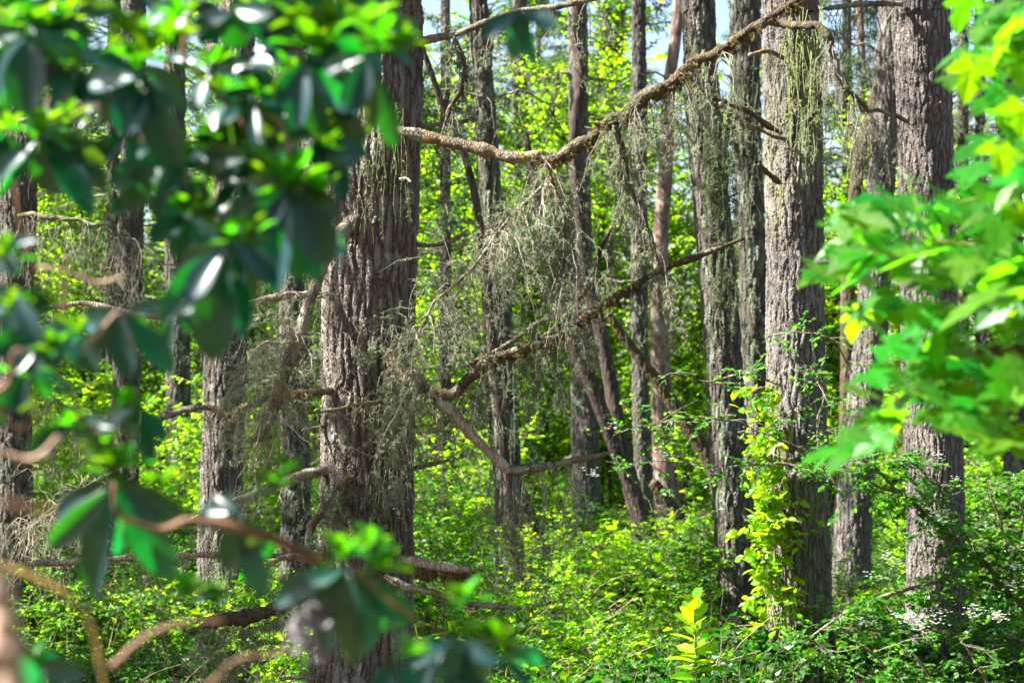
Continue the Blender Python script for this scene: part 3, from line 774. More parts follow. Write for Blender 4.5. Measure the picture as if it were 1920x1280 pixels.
b22, p22 = branch(t1, [(850, 70, 7, 10.8), (872, 120, 9, 10.8), (868, 170, 10, 10.8), (846, 205, 9, 10.8), (836, 232, 5, 10.8)], 11, 'branch_moss', jit=.008)
b23, p23 = branch(t1, [(230, 808, 5, 10.65), (120, 760, 4, 10.6), (60, 700, 3, 10.6)], 11, 'branch')
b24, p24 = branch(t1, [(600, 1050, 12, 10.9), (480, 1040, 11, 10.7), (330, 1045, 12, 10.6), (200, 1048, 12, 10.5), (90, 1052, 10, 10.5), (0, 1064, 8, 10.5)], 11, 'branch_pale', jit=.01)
b25, p25 = branch(t1, [(690, 225, 14, 10.9), (560, 235, 16, 10.8), (480, 245, 15, 10.8), (410, 262, 12, 10.8), (330, 268, 8, 10.8)], 11, 'branch')
b26, p26 = branch(t1, [(640, 380, 12, 10.9), (600, 372, 13, 10.8), (560, 355, 12, 10.8), (520, 350, 8, 10.8)], 11, 'branch_ochre')

# twigs and lichen on them (sub-parts of their branch)
twiggery(b1b, np.vstack([p1, p1b])[80:], 44, 0.55, 11, grav=.34, wig=.24, bias=(-.35, 0, -.55), lo=0.05, hi=.55, fuzz=20)
sweep = np.vstack([PP([(1040, 296), (1010, 350), (960, 410), (905, 470), (850, 540), (800, 600), (770, 650)], 10.5)])
bs, ps = branch(t1, [(1040, 292, 7, 10.5), (1010, 350, 7, 10.5), (960, 410, 7, 10.45), (905, 470, 6, 10.4), (850, 540, 6, 10.4), (800, 600, 5, 10.35), (772, 648, 4, 10.35)], 11, 'branch', name='branch', jit=.012)
twiggery(bs, ps, 92, 0.60, 12, grav=.26, wig=.24, bias=(-.35, 0, -.25), fuzz=24, spread=(1, 1, .8))
twiggery(bs, ps, 30, 0.5, 13, grav=.3, wig=.26, bias=(.5, 0, -.3), fuzz=18, mat='twig_pale', lo=0, hi=.5)
bs2, ps2 = branch(t1, [(1020, 295, 7, 10.5), (1034, 350, 7, 10.45), (1060, 410, 6, 10.4), (1066, 480, 5, 10.4), (1050, 540, 4, 10.4)], 11, 'branch', jit=.012)
twiggery(bs2, ps2, 56, 0.55, 14, grav=.36, wig=.2, bias=(.1, 0, -.6), fuzz=19)
bs3, ps3 = branch(t1, [(1158, 238, 11, 10.45), (1172, 300, 12, 10.45), (1186, 350, 9, 10.45), (1210, 420, 6, 10.45), (1240, 500, 5, 10.45), (1270, 570, 3, 10.45)], 11, 'branch_moss', jit=.01)
twiggery(bs3, ps3, 34, 0.40, 15, grav=.42, wig=.2, bias=(0, 0, -.7), fuzz=24)
twiggery(b3, p3, 34, 0.45, 16, grav=.42, wig=.18, bias=(-.1, 0, -.8), fuzz=19, lo=.05, hi=.5)
twiggery(b2c, np.vstack([p2b[-8:], p2c]), 28, 0.70, 17, grav=.5, wig=.15, bias=(0, 0, -.9), fuzz=24, hi=.8, sub_len=.25)
twiggery(b3b, p3b, 24, 0.35, 18, grav=.5, wig=.15, bias=(0, 0, -.8), fuzz=26)
twiggery(b2, p2, 22, 0.60, 19, grav=.30, wig=.25, bias=(.2, -.1, -.5), fuzz=26, mat='twig_pale')
twiggery(b21, p21, 30, 0.30, 20, grav=.32, wig=.22, bias=(.3, -.1, -.4), fuzz=26)
twiggery(b4, p4[-40:], 70, 0.62, 21, grav=.16, wig=.34, bias=(-.8, 0, -.15), fuzz=22, mat='twig_pale', spread=(1.2, .9, .7))
twiggery(b6, p6, 16, 0.22, 22, grav=.3, wig=.25, bias=(0, 0, -.5), fuzz=10)
twiggery(b5, p5, 24, 0.35, 23, grav=.35, wig=.25, bias=(0, 0, -.6), fuzz=10, lo=.3)
twiggery(b11, p11, 50, 0.40, 24, grav=.35, wig=.25, bias=(-.3, 0, -.5), fuzz=12)
twiggery(b24, p24, 40, 0.45, 25, grav=.25, wig=.3, bias=(-.2, 0, .15), fuzz=6, lo=.3)
twiggery(b25, p25, 50, 0.40, 26, grav=.35, wig=.25, bias=(-.2, 0, -.4), fuzz=12)
twiggery(b9, p9[-22:], 26, 0.10, 27, grav=.45, wig=.3, bias=(0, 0, -.4), fuzz=40, fmat='lichen_brown', fuzz_l=.022)
twiggery(b22, p22, 30, 0.26, 28, grav=.45, wig=.2, bias=(-.2, 0, -.7), fuzz=22)
twiggery(b13, p13, 22, 0.35, 29, grav=.4, wig=.2, bias=(0, 0, -.5), fuzz=12, lo=.3)
twiggery(b8, p8, 40, 0.25, 30, grav=.3, wig=.25, bias=(-.1, 0, -.3), fuzz=10)
twiggery(b23, p23, 40, 0.5, 31, grav=.3, wig=.25, bias=(0, 0, -.4), fuzz=10)
twiggery(b7, p7, 24, 0.30, 45, grav=.3, wig=.25, bias=(0, 0, -.5), fuzz=12)
twiggery(b1b, p1b, 170, 0.07, 46, grav=.2, wig=.3, bias=(0, -.2, .1), fuzz=14, fmat='lichen_brown', fuzz_l=.016, name='moss_sprays', lname='moss_clumps')
twiggery(b3, p3, 110, 0.06, 47, grav=.2, wig=.3, bias=(0, -.2, .1), fuzz=14, fmat='lichen_brown', fuzz_l=.016, name='moss_sprays', lname='moss_clumps', hi=.7)
# beards lying on the bark of the thick fir
rg = np.random.default_rng(5)
beard(t1, face_points(None, 10.73, 45, rg, 715, 775, 600, 820), .45, 32, fuzz=16)
beard(t1, face_points(None, 10.74, 36, rg, 680, 760, 860, 1000), .25, 33, fuzz=14)
beard(t1, face_points(None, 10.72, 40, rg, 670, 760, 190, 380), .30, 34, fuzz=9, mat='lichen_yellow', r=.0012)
beard(t1, face_points(None, 10.6, 6, rg, 694, 701, 964, 980), .10, 35, fuzz=60, mat='lichen_yellow', fuzz_l=.02)

# ---------------------------------------------------------------- branches and lichen of the other firs
c1, q1 = branch(t2, [(1466, 250, 6, 15.7), (1440, 236, 10, 15.5), (1400, 208, 11, 15.4), (1350, 190, 12, 15.3), (1300, 160, 8, 15.2)], 16, 'branch_moss')
c2, q2 = branch(t2, [(1472, 258, 7, 15.7), (1420, 246, 10, 15.5), (1375, 220, 12, 15.3), (1350, 190, 12, 15.2)], 16, 'branch', jit=.02)
c3, q3 = branch(t2, [(1460, 342, 12, 15.7), (1440, 325, 10, 15.5), (1422, 308, 7, 15.4)], 16, 'branch_moss', name='stub')
c4, q4 = branch(t2, [(1470, 110, 9, 15.7), (1440, 96, 8, 15.5), (1405, 104, 10, 15.4)], 16, 'branch_ochre', name='stub')
c5, q5 = branch(t2, [(1508, 236, 9, 15.65), (1518, 222, 9, 15.5), (1530, 210, 7, 15.4)], 16, 'branch_moss', name='stub')
c6, q6 = branch(t2, [(1495, 414, 9, 15.6), (1497, 402, 8, 15.5)], 16, 'branch_moss', name='stub')
c7, q7 = branch(t2, [(1450, 735, 10, 15.7), (1430, 728, 10, 15.6), (1410, 736, 8, 15.5)], 16, 'branch', name='stub')
c8, q8 = branch(t2, [(1445, 856, 12, 15.7), (1420, 852, 12, 15.6), (1396, 856, 8, 15.5)], 16, 'branch', name='stub')
c9, q9 = branch(t2, [(1436, 40, 14, 15.6), (1500, 36, 16, 15.45), (1545, 60, 12, 15.3), (1560, 120, 8, 15.3), (1600, 190, 8, 15.3), (1640, 212, 5, 15.3)], 16, 'branch_moss', jit=.03)
twiggery(c9, q9, 18, .75, 51, grav=.40, wig=.2, bias=(.3, 0, -.6), fuzz=14, r=.004, lo=.3)
beard(t2, np.array([P(rg.uniform(1462, 1545), rg.uniform(10, 110), 15.6 + rg.uniform(-.1, .02)) for _ in range(40)]), .85, 52, fuzz=22, fuzz_l=.035, r=.003, mat='lichen_yellow')
beard(t2, np.array([P(rg.uniform(1500, 1535), rg.uniform(180, 240), 15.65) for _ in range(40)]), .5, 53, fuzz=24, fuzz_l=.03, r=.003)
beard(c8, q8, .14, 54, fuzz=40, fuzz_l=.03, r=.003); beard(c7, q7, .12, 55, fuzz=30, fuzz_l=.03, r=.003)
e1, r1_ = branch(t3, [(1700, 218, 9, 16.2), (1660, 212, 9, 16.0), (1620, 208, 7, 15.9), (1590, 170, 8, 15.8), (1565, 120, 9, 15.7), (1548, 60, 10, 15.6)], 16.5, 'branch', jit=.02)
e2, r2_ = branch(t3, [(1690, 8, 10, 16.3), (1620, 8, 11, 16.1), (1570, 14, 9, 16.0), (1500, 24, 5, 16)], 16.5, 'branch')
e3, r3_ = branch(t3, [(1752, 212, 8, 16.0), (1756, 200, 9, 15.9), (1764, 192, 7, 15.8)], 16.5, 'branch_ochre', name='stub')
twiggery(e1, r1_, 26, .7, 56, grav=.40, wig=.2, bias=(0, 0, -.6), fuzz=7, r=.004)
twiggery(e2, r2_, 24, .7, 57, grav=.42, wig=.2, bias=(0, 0, -.6), fuzz=6, r=.004)
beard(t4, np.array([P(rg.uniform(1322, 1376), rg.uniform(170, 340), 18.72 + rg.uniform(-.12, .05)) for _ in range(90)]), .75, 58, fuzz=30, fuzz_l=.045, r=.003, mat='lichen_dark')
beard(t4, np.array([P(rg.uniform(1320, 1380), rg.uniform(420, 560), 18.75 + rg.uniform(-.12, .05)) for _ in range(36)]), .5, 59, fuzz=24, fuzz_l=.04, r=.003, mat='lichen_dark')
g1, s1 = branch(t4, [(1330, 190, 14, 18.7), (1360, 205, 16, 18.5), (1385, 232, 11, 18.4), (1410, 250, 8, 18.3)], 19, 'branch_moss', lump=.2)
g2, s2 = branch(t4, [(1290, 145, 16, 18.7), (1300, 170, 15, 18.6), (1340, 185, 14, 18.5)], 19, 'branch_moss', lump=.2)
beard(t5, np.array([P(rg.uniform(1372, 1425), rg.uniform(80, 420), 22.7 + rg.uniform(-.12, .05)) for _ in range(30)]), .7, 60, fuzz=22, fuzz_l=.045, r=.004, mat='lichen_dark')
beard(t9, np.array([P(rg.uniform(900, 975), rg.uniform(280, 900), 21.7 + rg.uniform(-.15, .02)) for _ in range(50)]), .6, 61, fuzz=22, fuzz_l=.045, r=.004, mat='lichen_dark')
beard(t21, np.array([P(rg.uniform(400, 440), rg.uniform(990, 1150), 18.6) for _ in range(50)]), .8, 62, fuzz=18, fuzz_l=.035, r=.003)
beard(t22, np.array([P(rg.uniform(530, 580), rg.uniform(300, 900), 21.7) for _ in range(40)]), .5, 63, fuzz=16, fuzz_l=.035, r=.003)
h1, w1 = branch(t21, [(385, 20, 10, 18.6), (400, 90, 26, 18.5), (412, 150, 28, 18.5), (420, 220, 24, 18.5)], 19, 'branch', lump=.2)
h2, w2 = branch(t19, [(40, 400, 9, 17.6), (120, 408, 8, 17.4), (200, 430, 6, 17.3), (270, 470, 4, 17.3)], 18, 'branch', jit=.02)
twiggery(h2, w2, 60, .8, 64, grav=.36, wig=.25, bias=(.1, 0, -.6), fuzz=8, r=.004)
h3, w3 = branch(t19, [(30, 230, 9, 17.6), (110, 190, 8, 17.4), (180, 120, 6, 17.3), (240, 60, 4, 17.3)], 18, 'branch', jit=.02)
twiggery(h3, w3, 60, .7, 65, grav=.30, wig=.25, bias=(.1, 0, -.4), fuzz=8, r=.004)
h4, w4 = branch(t19, [(45, 1000, 9, 17.6), (100, 960, 8, 17.4), (160, 900, 6, 17.3)], 18, 'branch', jit=.02)
twiggery(h4, w4, 70, .8, 66, grav=.2, wig=.3, bias=(0, 0, 0), fuzz=5, r=.003, mat='twig_pale')
k1, x1 = branch(t5, [(1412, 250, 8, 22.7), (1445, 225, 9, 22.5), (1470, 212, 6, 22.4)], 23, 'branch_moss', jit=.02)
for tr_, yy, x0 in ((t6, 240, 1199), (t6, 530, 1200), (t8, 150, 1086), (t8, 330, 1088), (t16, 250, 1890), (t13, 260, 1656), (t13, 90, 1667), (t7, 150, 1256), (t10, 330, 978), (t10, 120, 975), (t20, 500, 244), (t22, 640, 551), (t17, 180, 1806), (t9, 180, 906)):
    for sg in (-1, 1):
        L_ = float(rg.uniform(60, 150))
        bb, bp = branch(tr_, [(x0, yy, 6), (x0 + sg * L_ * .5, yy - 14 * rg.uniform(-1, 1), 4), (x0 + sg * L_, yy + 30 * rg.uniform(-1, 1), 2)], tr_['_d'] - .1, 'twig', jit=.03)
        twiggery(bb, bp, 14, .6, int(100 + yy + sg), grav=.3, wig=.22, bias=(0, 0, -.4), fuzz=5, r=.005, fuzz_l=.04)

# ================================================================== living plants near the trunks
def gpos(px, d):
    p = P(px, 640, d); return np.array([p[0], p[1], float(ground_z(p[0], p[1]))])


# vine climbing the pale ridged fir
rg = np.random.default_rng(77)
vp = gpos(1490, 15.6)
vine = thing('vine', 'yellow-green leafy vine climbing the pale ridged fir', 'vine', vp)
vs_mb, vl = MB(), MB()
for k in range(9):
    x0 = rg.uniform(1436, 1486); pts = []
    ytop = [765, 790, 830, 850, 870, 900, 930, 940, 960][k]
    for y in np.linspace(1290, ytop, 8):
        xx = x0 + rg.uniform(-14, 14) + (1290 - y) * rg.uniform(-.02, .02)
        rel = (xx - 1496) / 60.0
        pts.append(P(xx, y, 15.66 + 0.22 * rel * rel))
    path = spline(np.array(pts), 40)
    v, f, c = tube(path, 0.007, 5); vs_mb.add(v, f, c)
    tw = strands(path[np.clip((40 * rg.uniform(.35, 1, 8)).astype(int), 0, 39)], np.stack([rg.uniform(-1.2, .6, 8), rg.uniform(-1, 0, 8), rg.uniform(-.2, .5, 8)], -1), rg.uniform(.08, .30, 8), 6, .12, .12, rg)
    vs_mb.add(*strand_tubes(tw, .003, .0015, 3))
    n = 52
    lp, lt = along(tw, n, rg, .2, 1)
    sd_ = unit(np.cross(lt, [0, 0, 1.0])) * rg.choice([-1, 1], n)[:, None]
    add_leaves(vl, OVAL, lp, sd_ * .8 + lt * .5 + [0, 0, -.15], np.array([-.15, -.4, 1.0]) + rand_unit(n, rg) * .55, rg.uniform(.05, .10, n), rg.uniform(.03, .055, n))
for k in range(20):     # sprays reaching out on the sunny side
    y = [742, 752, 770, 800, 812, 846, 880, 905, 930, 940, 948, 955, 962, 975, 985, 1010, 1042, 1060, 1100, 1150][k] + rg.uniform(-10, 10)
    a = P(1436 + rg.uniform(0, 20), y + 20, 15.7); b = P(1396 + rg.uniform(-6, 40), y, 15.5)
    tw = strands(np.repeat(a[None], 4, 0), (b - a)[None] + rand_unit(4, rg) * .2, np.linalg.norm(b - a) * rg.uniform(.3, 1.3, 4), 6, .05, .2, rg)
    vs_mb.add(*strand_tubes(tw, .003, .0015, 3)); n = int(rg.integers(18, 58))
    lp, lt = along(tw, n, rg, .2, 1)
    sd_ = unit(np.cross(lt, [0, 0, 1.0])) * rg.choice([-1, 1], n)[:, None]
    add_leaves(vl, OVAL, lp, sd_ * .8 + lt * .5 + rand_unit(n, rg) * .7, np.array([-.2, -.35, .9]) + rand_unit(n, rg) * .8, rg.uniform(.06, .12, n), rg.uniform(.045, .075, n))
vs_mb.build('vine_stems', M['green_stem'], vine); vl.build('foliage', M['ivy_leaf'], vine)


# hawthorn: crooked pale stems, layered small lobed leaves, flat white flower heads
def hawthorn(name, label, root_px, d, limbs, seed, tw_n, n_leaf, flowers, fl_spots=None, tw_len=.38, L=.042):
    rng = np.random.default_rng(seed)
    t = thing(name, label, 'hawthorn', gpos(root_px, d))
    lf, twm, fl = MB(), MB(), MB()
    for pts in limbs:
        pts = [(p_[0], p_[1], p_[2] * (.62 if p_[2] > 9 else .8)) for p_ in pts]
        o, path = branch(t, pts, d, 'branch', name='limb', jit=.010, rng=rng)
        k = max(4, int(tw_n * len(path) / 120))
        i = rng.integers(0, len(path), k)
        T2 = strands(path[i], np.stack([rng.uniform(-1, 1, k), rng.uniform(-1, .5, k), rng.uniform(-.35, .35, k)], -1), tw_len * rng.uniform(.4, 1.3, k), 7, .04, .16, rng)
        p2, t2 = along(T2, k * 2, rng, .2, 1)
        T3 = strands(p2, unit(np.cross(t2, rand_unit(len(p2), rng))) * np.array([1, 1, .4]) + .5 * t2, tw_len * .4 * rng.uniform(.4, 1.2, len(p2)), 5, .04, .15, rng)
        for T_i, r in ((T2, .0035), (T3, .002)):
            twm.add(*strand_tubes(T_i, r, r * .5, 3))
            n = len(T_i) * n_leaf
            lp, lt = along(T_i, n, rng, .1, 1)
            sd_ = unit(np.cross(lt, [0, 0, 1.0])) * rng.choice([-1, 1], n)[:, None]
            add_leaves(lf, LOBED, lp, sd_ * .8 + lt * .6 + rand_unit(n, rng) * .3, np.array([0, -.25, 1.0]) + rand_unit(n, rng) * .6, L * rng.uniform(.6, 1.25, n), L * .75)
        e = T3[rng.integers(0, len(T3), int(flowers * len(path) / 120)), -1] if flowers else []
        for q in e:
            flower_head(fl, q, rng)
    for (x, y, dd) in (fl_spots or []):
        for _ in range(2 if seed == 301 else 1):
            flower_head(fl, P(x + rng.uniform(-14, 14), y + rng.uniform(-7, 7), dd + rng.uniform(-.1, .1)), rng)
    twm.build('twigs', M['twig'], t); lf.build('foliage', M['haw_leaf'], t)
    if fl.n: fl.build('blossoms', M['petal'], t)
    return t


def flower_head(fl, q, rng):
    n = int(rng.integers(10, 20))
    c = q + np.stack([rng.normal(0, .04, n), rng.normal(0, .04, n), rng.normal(.02, .022, n)], -1)
    for k in range(5):
        a = k * 1.2566 + rng.uniform(0, 1, n)
        add_leaves(fl, KITE, c, np.stack([np.cos(a), np.sin(a), 0 * a + .45], -1), np.array([0, -.1, 1.0]) + rand_unit(n, rng) * .3, .0135, .0135)


hawthorn('hawthorn', 'arching hawthorn with white flower heads across the foot of the sunlit pinkish-grey fir', 1900, 15.4,
         [[(1960, 1190, 20), (1915, 1130, 20), (1850, 1062, 20), (1790, 1010, 17), (1730, 955, 15), (1680, 915, 12), (1630, 868, 8), (1600, 840, 4)],
          [(1730, 955, 11), (1690, 925, 10), (1640, 905, 8), (1600, 880, 6), (1560, 870, 4)],
          [(1800, 1085, 8), (1740, 1095, 8), (1660, 1118, 9), (1600, 1142, 8), (1555, 1168, 6), (1520, 1190, 4)],
          [(1930, 1210, 10), (1860, 1190, 8), (1780, 1185, 7), (1690, 1180, 6), (1610, 1180, 4), (1570, 1185, 3)],
          [(1930, 1260, 10), (1860, 1240, 8), (1790, 1245, 7), (1700, 1250, 6), (1630, 1260, 4)],
          [(1850, 1065, 8), (1800, 980, 6), (1760, 920, 5), (1720, 870, 4), (1690, 850, 3)],
          [(1900, 1120, 9), (1890, 1040, 7), (1870, 960, 6), (1850, 900, 4)],
          [(1930, 1150, 8), (1925, 1060, 7), (1918, 960, 6), (1900, 890, 4)]], 301, 60, 9, 8,
         [(1735, 1172, 14.5), (1690, 1162, 14.5), (1755, 1162, 14.5), (1720, 1160, 14.5), (1700, 1062, 15.2), (1674, 1050, 15.2), (1757, 975, 15), (1756, 862, 15), (1830, 1155, 14.5), (1862, 1158, 14.5), (1890, 1100, 15), (1910, 1060, 15), (1837, 995, 15), (1770, 1155, 15), (1630, 1170, 15), (1915, 1025, 15.1)], L=.055)
hawthorn('hawthorn', 'thin hawthorn spray with few white blossoms crossing before the lichen-bearded fir', 1480, 15.0,
         [[(1560, 900, 7), (1500, 838, 6), (1440, 815, 5), (1380, 790, 5), (1310, 780, 4), (1240, 790, 3), (1150, 810, 2)],
          [(1470, 720, 5), (1400, 700, 5), (1330, 715, 4), (1270, 700, 3), (1225, 715, 2)],
          [(1500, 870, 6), (1420, 870, 5), (1340, 875, 4), (1250, 865, 3), (1140, 880, 2)],
          [(1560, 900, 7), (1530, 820, 6), (1545, 740, 5), (1520, 690, 4), (1470, 670, 3)],
          [(1600, 700, 4), (1560, 640, 4), (1500, 620, 4), (1440, 632, 3)]], 302, 30, 6, 2,
         [(1385, 810, 14.8), (1140, 798, 14.8), (1122, 897, 14.8), (1480, 795, 14.8), (1500, 805, 14.8)], tw_len=.34)
hawthorn('hawthorn', 'low hawthorn thicket with dense dark leaves at the foot of the slanting dark fir', 1620, 14.5,
         [[(1600, 1330, 8), (1590, 1280, 7), (1560, 1230, 6), (1500, 1190, 4)], [(1680, 1330, 8), (1670, 1280, 7), (1640, 1230, 6), (1600, 1200, 4)], [(1760, 1330, 8), (1750, 1280, 7), (1720, 1235, 6), (1700, 1215, 4)],
          [(1850, 1330, 8), (1850, 1280, 7), (1820, 1225, 6), (1800, 1205, 4)]], 303, 60, 8, 1, None, tw_len=.34)

# bright sapling and low shoots in the sun
rg = np.random.default_rng(12)
sp = gpos(1302, 13.6)
sap = thing('sapling', 'glowing yellow-green sapling with long leaves in a sun patch before the leaning bearded fir', 'sapling', sp)
sm, sl = MB(), MB()
path = spline(np.array([sp, P(1304, 1290, 13.6), P(1305, 1220, 13.6), P(1302, 1170, 13.6), P(1300, 1125, 13.6)]), 30)
sm.add(*tube(path, np.linspace(.012, .006, 30), 6))
n = 40; i = np.linspace(8, 29, n).astype(int); a = np.arange(n) * 2.4
add_leaves(sl, OVAL, path[i], np.stack([np.cos(a), np.sin(a), np.linspace(-.1, 1.3, n) ** 3 * .6 + .1], -1), np.stack([0 * a - .3, 0 * a - .35, 1 + 0 * a], -1) + rand_unit(n, rg) * .6, np.linspace(.27, .14, n) * rg.uniform(.75, 1.1, n), .105)
sm.build('stem', M['green_stem'], sap); sl.build('foliage', M['ivy_leaf'], sap)

SHR = {}
def shrub_kind(key, leafmat, stemmat='twig', **kw):
    lf, wd, ends = plant(**kw)
    SHR[key] = (lf.mesh('shrub_foliage', M[leafmat]), wd.mesh('shrub_stems', M[stemmat]))

for k in range(3):
    shrub_kind(f'low{k}', 'sun_leaf', 'twig', seed=500 + k, n_stem=9, H=1.1, spread=.7, n_twig=130, tw_len=.28, n_leaf=9, L=.075, W=.045, tmpl=KITE, r=.006)
    shrub_kind(f'mid{k}', 'sun_leaf', 'twig', seed=510 + k, n_stem=8, H=2.8, spread=.45, n_twig=240, tw_len=.5, n_leaf=12, L=.10, W=.065, tmpl=KITE, r=.012, base=.25)
    shrub_kind(f'green{k}', 'mid_leaf', 'twig', seed=520 + k, n_stem=8, H=2.2, spread=.5, n_twig=230, tw_len=.42, n_leaf=12, L=.085, W=.05, tmpl=KITE, r=.011, base=.25)
    shrub_kind(f'deep{k}', 'mid_leaf', 'stem', seed=550 + k, n_stem=3, H=10.0, spread=.18, n_twig=520, tw_len=1.1, n_leaf=15, L=.11, W=.075, tmpl=KITE, r=.05, base=.3, start=.10, droop=.04)
    shrub_kind(f'tall{k}', 'sun_leaf', 'stem', seed=530 + k, n_stem=3, H=10.5, spread=.16, n_twig=720, tw_len=1.15, n_leaf=19, L=.115, W=.085, tmpl=KITE, r=.05, base=.3, start=.12, droop=.04)


def shrub(key, px, d, label, s=1.0, rz=None, name='shrub', cat='shrub', group=None):
    b = gpos(px, d)
    t = thing(name, label, cat, b, group)
    rz = (px * 7.3 + d * 3.1) % 6.28 if rz is None else rz
    a = put('foliage', SHR[key][0], t, b, rz, s); w = put('stems', SHR[key][1], t, b, rz, s)
    return t


# waist-high shrubs, each beside a trunk one can find
for key, px, d, s, label in [
        ('low0', 1130, 21, 1.1, 'low bright leafy bush in the sun patch before the straight grey fir'),
        ('low1', 1240, 20, 1.0, 'low leafy bush below the slim pole-like fir'),
        ('low2', 1060, 18, .9, 'small sun-dappled bush by the lower end of the lichen curtain'),
        ('low0', 1190, 16, .8, 'ankle-high leafy bush lit in flecks below the fallen trunk'),
        ('green0', 845, 20, .75, 'dark green bush with dry stalks just past the thick branchy fir'),
        ('green1', 1010, 25, .45, 'green bush over the foot of the short black log'),
        ('green2', 1275, 24, .48, 'shaded bush hiding the foot of the madrone'),
        ('mid0', 1050, 30, .42, 'yellow-green bush glowing behind the short black log'),
        ('mid1', 1160, 36, .8, 'sunny bush between the straight grey fir and the slim pole-like fir'),
        ('mid2', 1330, 34, .9, 'pale sunny bush in the gap behind the arching mossy maple trunk'),
        ('green0', 1655, 26, .8, 'lime-coloured bush in the gap under the smooth pale brown trunk'),
        ('mid0', 1700, 24, .6, 'bright bush between the slanting dark fir and the sunlit pinkish-grey fir'),
        ('green1', 1830, 22, .9, 'leafy green bush behind the flowering hawthorn'),
        ('green2', 1900, 20, .85, 'green bush at the foot of the dim bluish-grey fir'),
        ('mid1', 1870, 27, 1.0, 'yellowish bush around the short dark stump'),
        ('green0', 1560, 20, .45, 'low bush tucked behind the lower trunk of the pale ridged fir'),
        ('mid2', 500, 25, .9, 'green bush between the sturdy brown fir and the fir behind the mossy limb'),
        ('green1', 470, 17, .5, 'low dappled bush under the thick mossy limb'),
        ('mid0', 300, 27, .9, 'yellow-green bush behind the sturdy brown fir and its grey twig tangle'),
        ('mid1', 110, 26, 1.0, 'golden sunlit bush between the wide shaded fir and the thin dark pole'),
        ('green2', 90, 20, .6, 'green bush at the foot of the wide shaded fir'),
        ('green0', 270, 20, .55, 'dark bush under the rhododendron before the bare grey fir'),
        ('mid0', 1190, 22, .38, 'loose yellow-green bush with arching stems before the foot of the slim pole-like fir'),
        ('green1', 1300, 19, .62, 'dark rounded bush against the lower trunk of the leaning bearded fir'),
        ('mid2', 1000, 20, .4, 'sunlit bush with large pale leaves beyond the end of the forked dead branch'),
        ('green0', 930, 17, .55, 'dark leafy bush under the two broken stubs of the thick branchy fir'),
        ('mid1', 1390, 27, .8, 'bright bush seen between the leaning bearded fir and the pale ridged fir'),
        ('green2', 1790, 18, .6, 'dense green bush under the arching hawthorn limb'),
        ('low1', 1090, 15.5, .9, 'low yellow-green bush beside the glowing sapling'),
        ('mid0', 870, 26, .8, 'tall leafy shrub just beyond the thick branchy fir, its top among the lichen'),
        ('green1', 720, 24, 1.0, 'dark shrub hidden behind the thick branchy fir'),
        ('mid0', 1690, 30, 1.0, 'tall yellow-green shrub behind the sunlit pinkish-grey fir'),
        ('mid2', 1800, 25, .9, 'tall bright shrub in the gap beside the hawthorn thicket'),
        ('green1', 400, 28, 1.1, 'tall dark shrub behind the sturdy brown fir'),
        ('mid1', 190, 30, 1.1, 'tall sunny shrub behind the bare grey fir'),
        ('low2', 560, 15, .9, 'small leafy bush at the foot of the thick branchy fir')]:
    shrub(key, px, d, label, s)

# young broad-leaved trees behind: slim stems, loose sunlit crowns
for key, px, d, s, label in [
        ('tall1', 905, 35, .72, 'low-crowned young maple filling the gap behind the dead sapling'),
        ('tall2', 1030, 34.5, .70, 'glowing young maple behind the slanting brown stem'),
        ('tall0', 1150, 36, .72, 'glowing young maple between the crooked dark stem and the slim pole-like fir'),
        ('tall1', 1275, 37, .66, 'bright young maple just past the foot of the madrone'),
        ('tall2', 1560, 33, .66, 'bright young maple low behind the bent moss-furred stem'),
        ('tall1', 1800, 31, .62, 'bright young maple low behind the flowering hawthorn'),
        ('tall0', 850, 46, 1.1, 'slender young maple glowing beside the thick branchy fir'),
        ('tall1', 1000, 38, 1.0, 'sunlit young maple whose leaves fill the space behind the lichen curtain'),
        ('tall2', 1120, 42, 1.05, 'young maple lit behind the straight grey fir'),
        ('tall0', 1290, 44, .7, 'loose-crowned young maple behind the madrone with sky above it'),
        ('tall1', 1400, 40, .62, 'young maple behind the dim squeezed-in fir'),
        ('tall2', 1580, 40, .6, 'thin-leaved young maple in the gap beside the pale ridged fir'),
        ('tall0', 1700, 46, .8, 'young maple half hidden by the slanting dark fir'),
        ('deep1', 1850, 36, .85, 'young maple behind the maple spray and the thin blackish trunk'),
        ('tall2', 660, 40, .9, 'young maple directly behind the thick branchy fir'),
        ('deep0', 490, 36, .8, 'young maple between the two brown firs'),
        ('deep1', 370, 44, .9, 'young maple behind the narrow greenish fir'),
        ('tall2', 150, 36, .75, 'bright young maple beside the bare grey fir under blurred leaves'),
        ('tall0', 20, 42, .9, 'young maple behind the wide shaded fir')]:
    shrub(key, px, d, label, s, name='young_maple', cat='tree', group='young maples behind the firs')


for i_, (x, y, s, key) in enumerate([(-8.5, 16, 1.0, 'tall0'), (-10.5, 20, 1.15, 'tall1'), (-12.5, 25, 1.2, 'tall0'), (-12, 30, 1.1, 'tall1'), (-15, 35, 1.2, 'tall2'), (-7.5, 11.0, .88, 'tall1')]):  # unseen maples added out of view to cast dappled shade
    b = np.array([x, y, float(ground_z(x, y))])
    t = thing('shade_maple', 'unseen young maple added to shade the view from the sunny side', 'tree', b, 'unseen maples added for shade on the sunny side')
    put('foliage', SHR[key][0], t, b, i_ * 1.3, s); put('stems', SHR[key][1], t, b, i_ * 1.3, s)


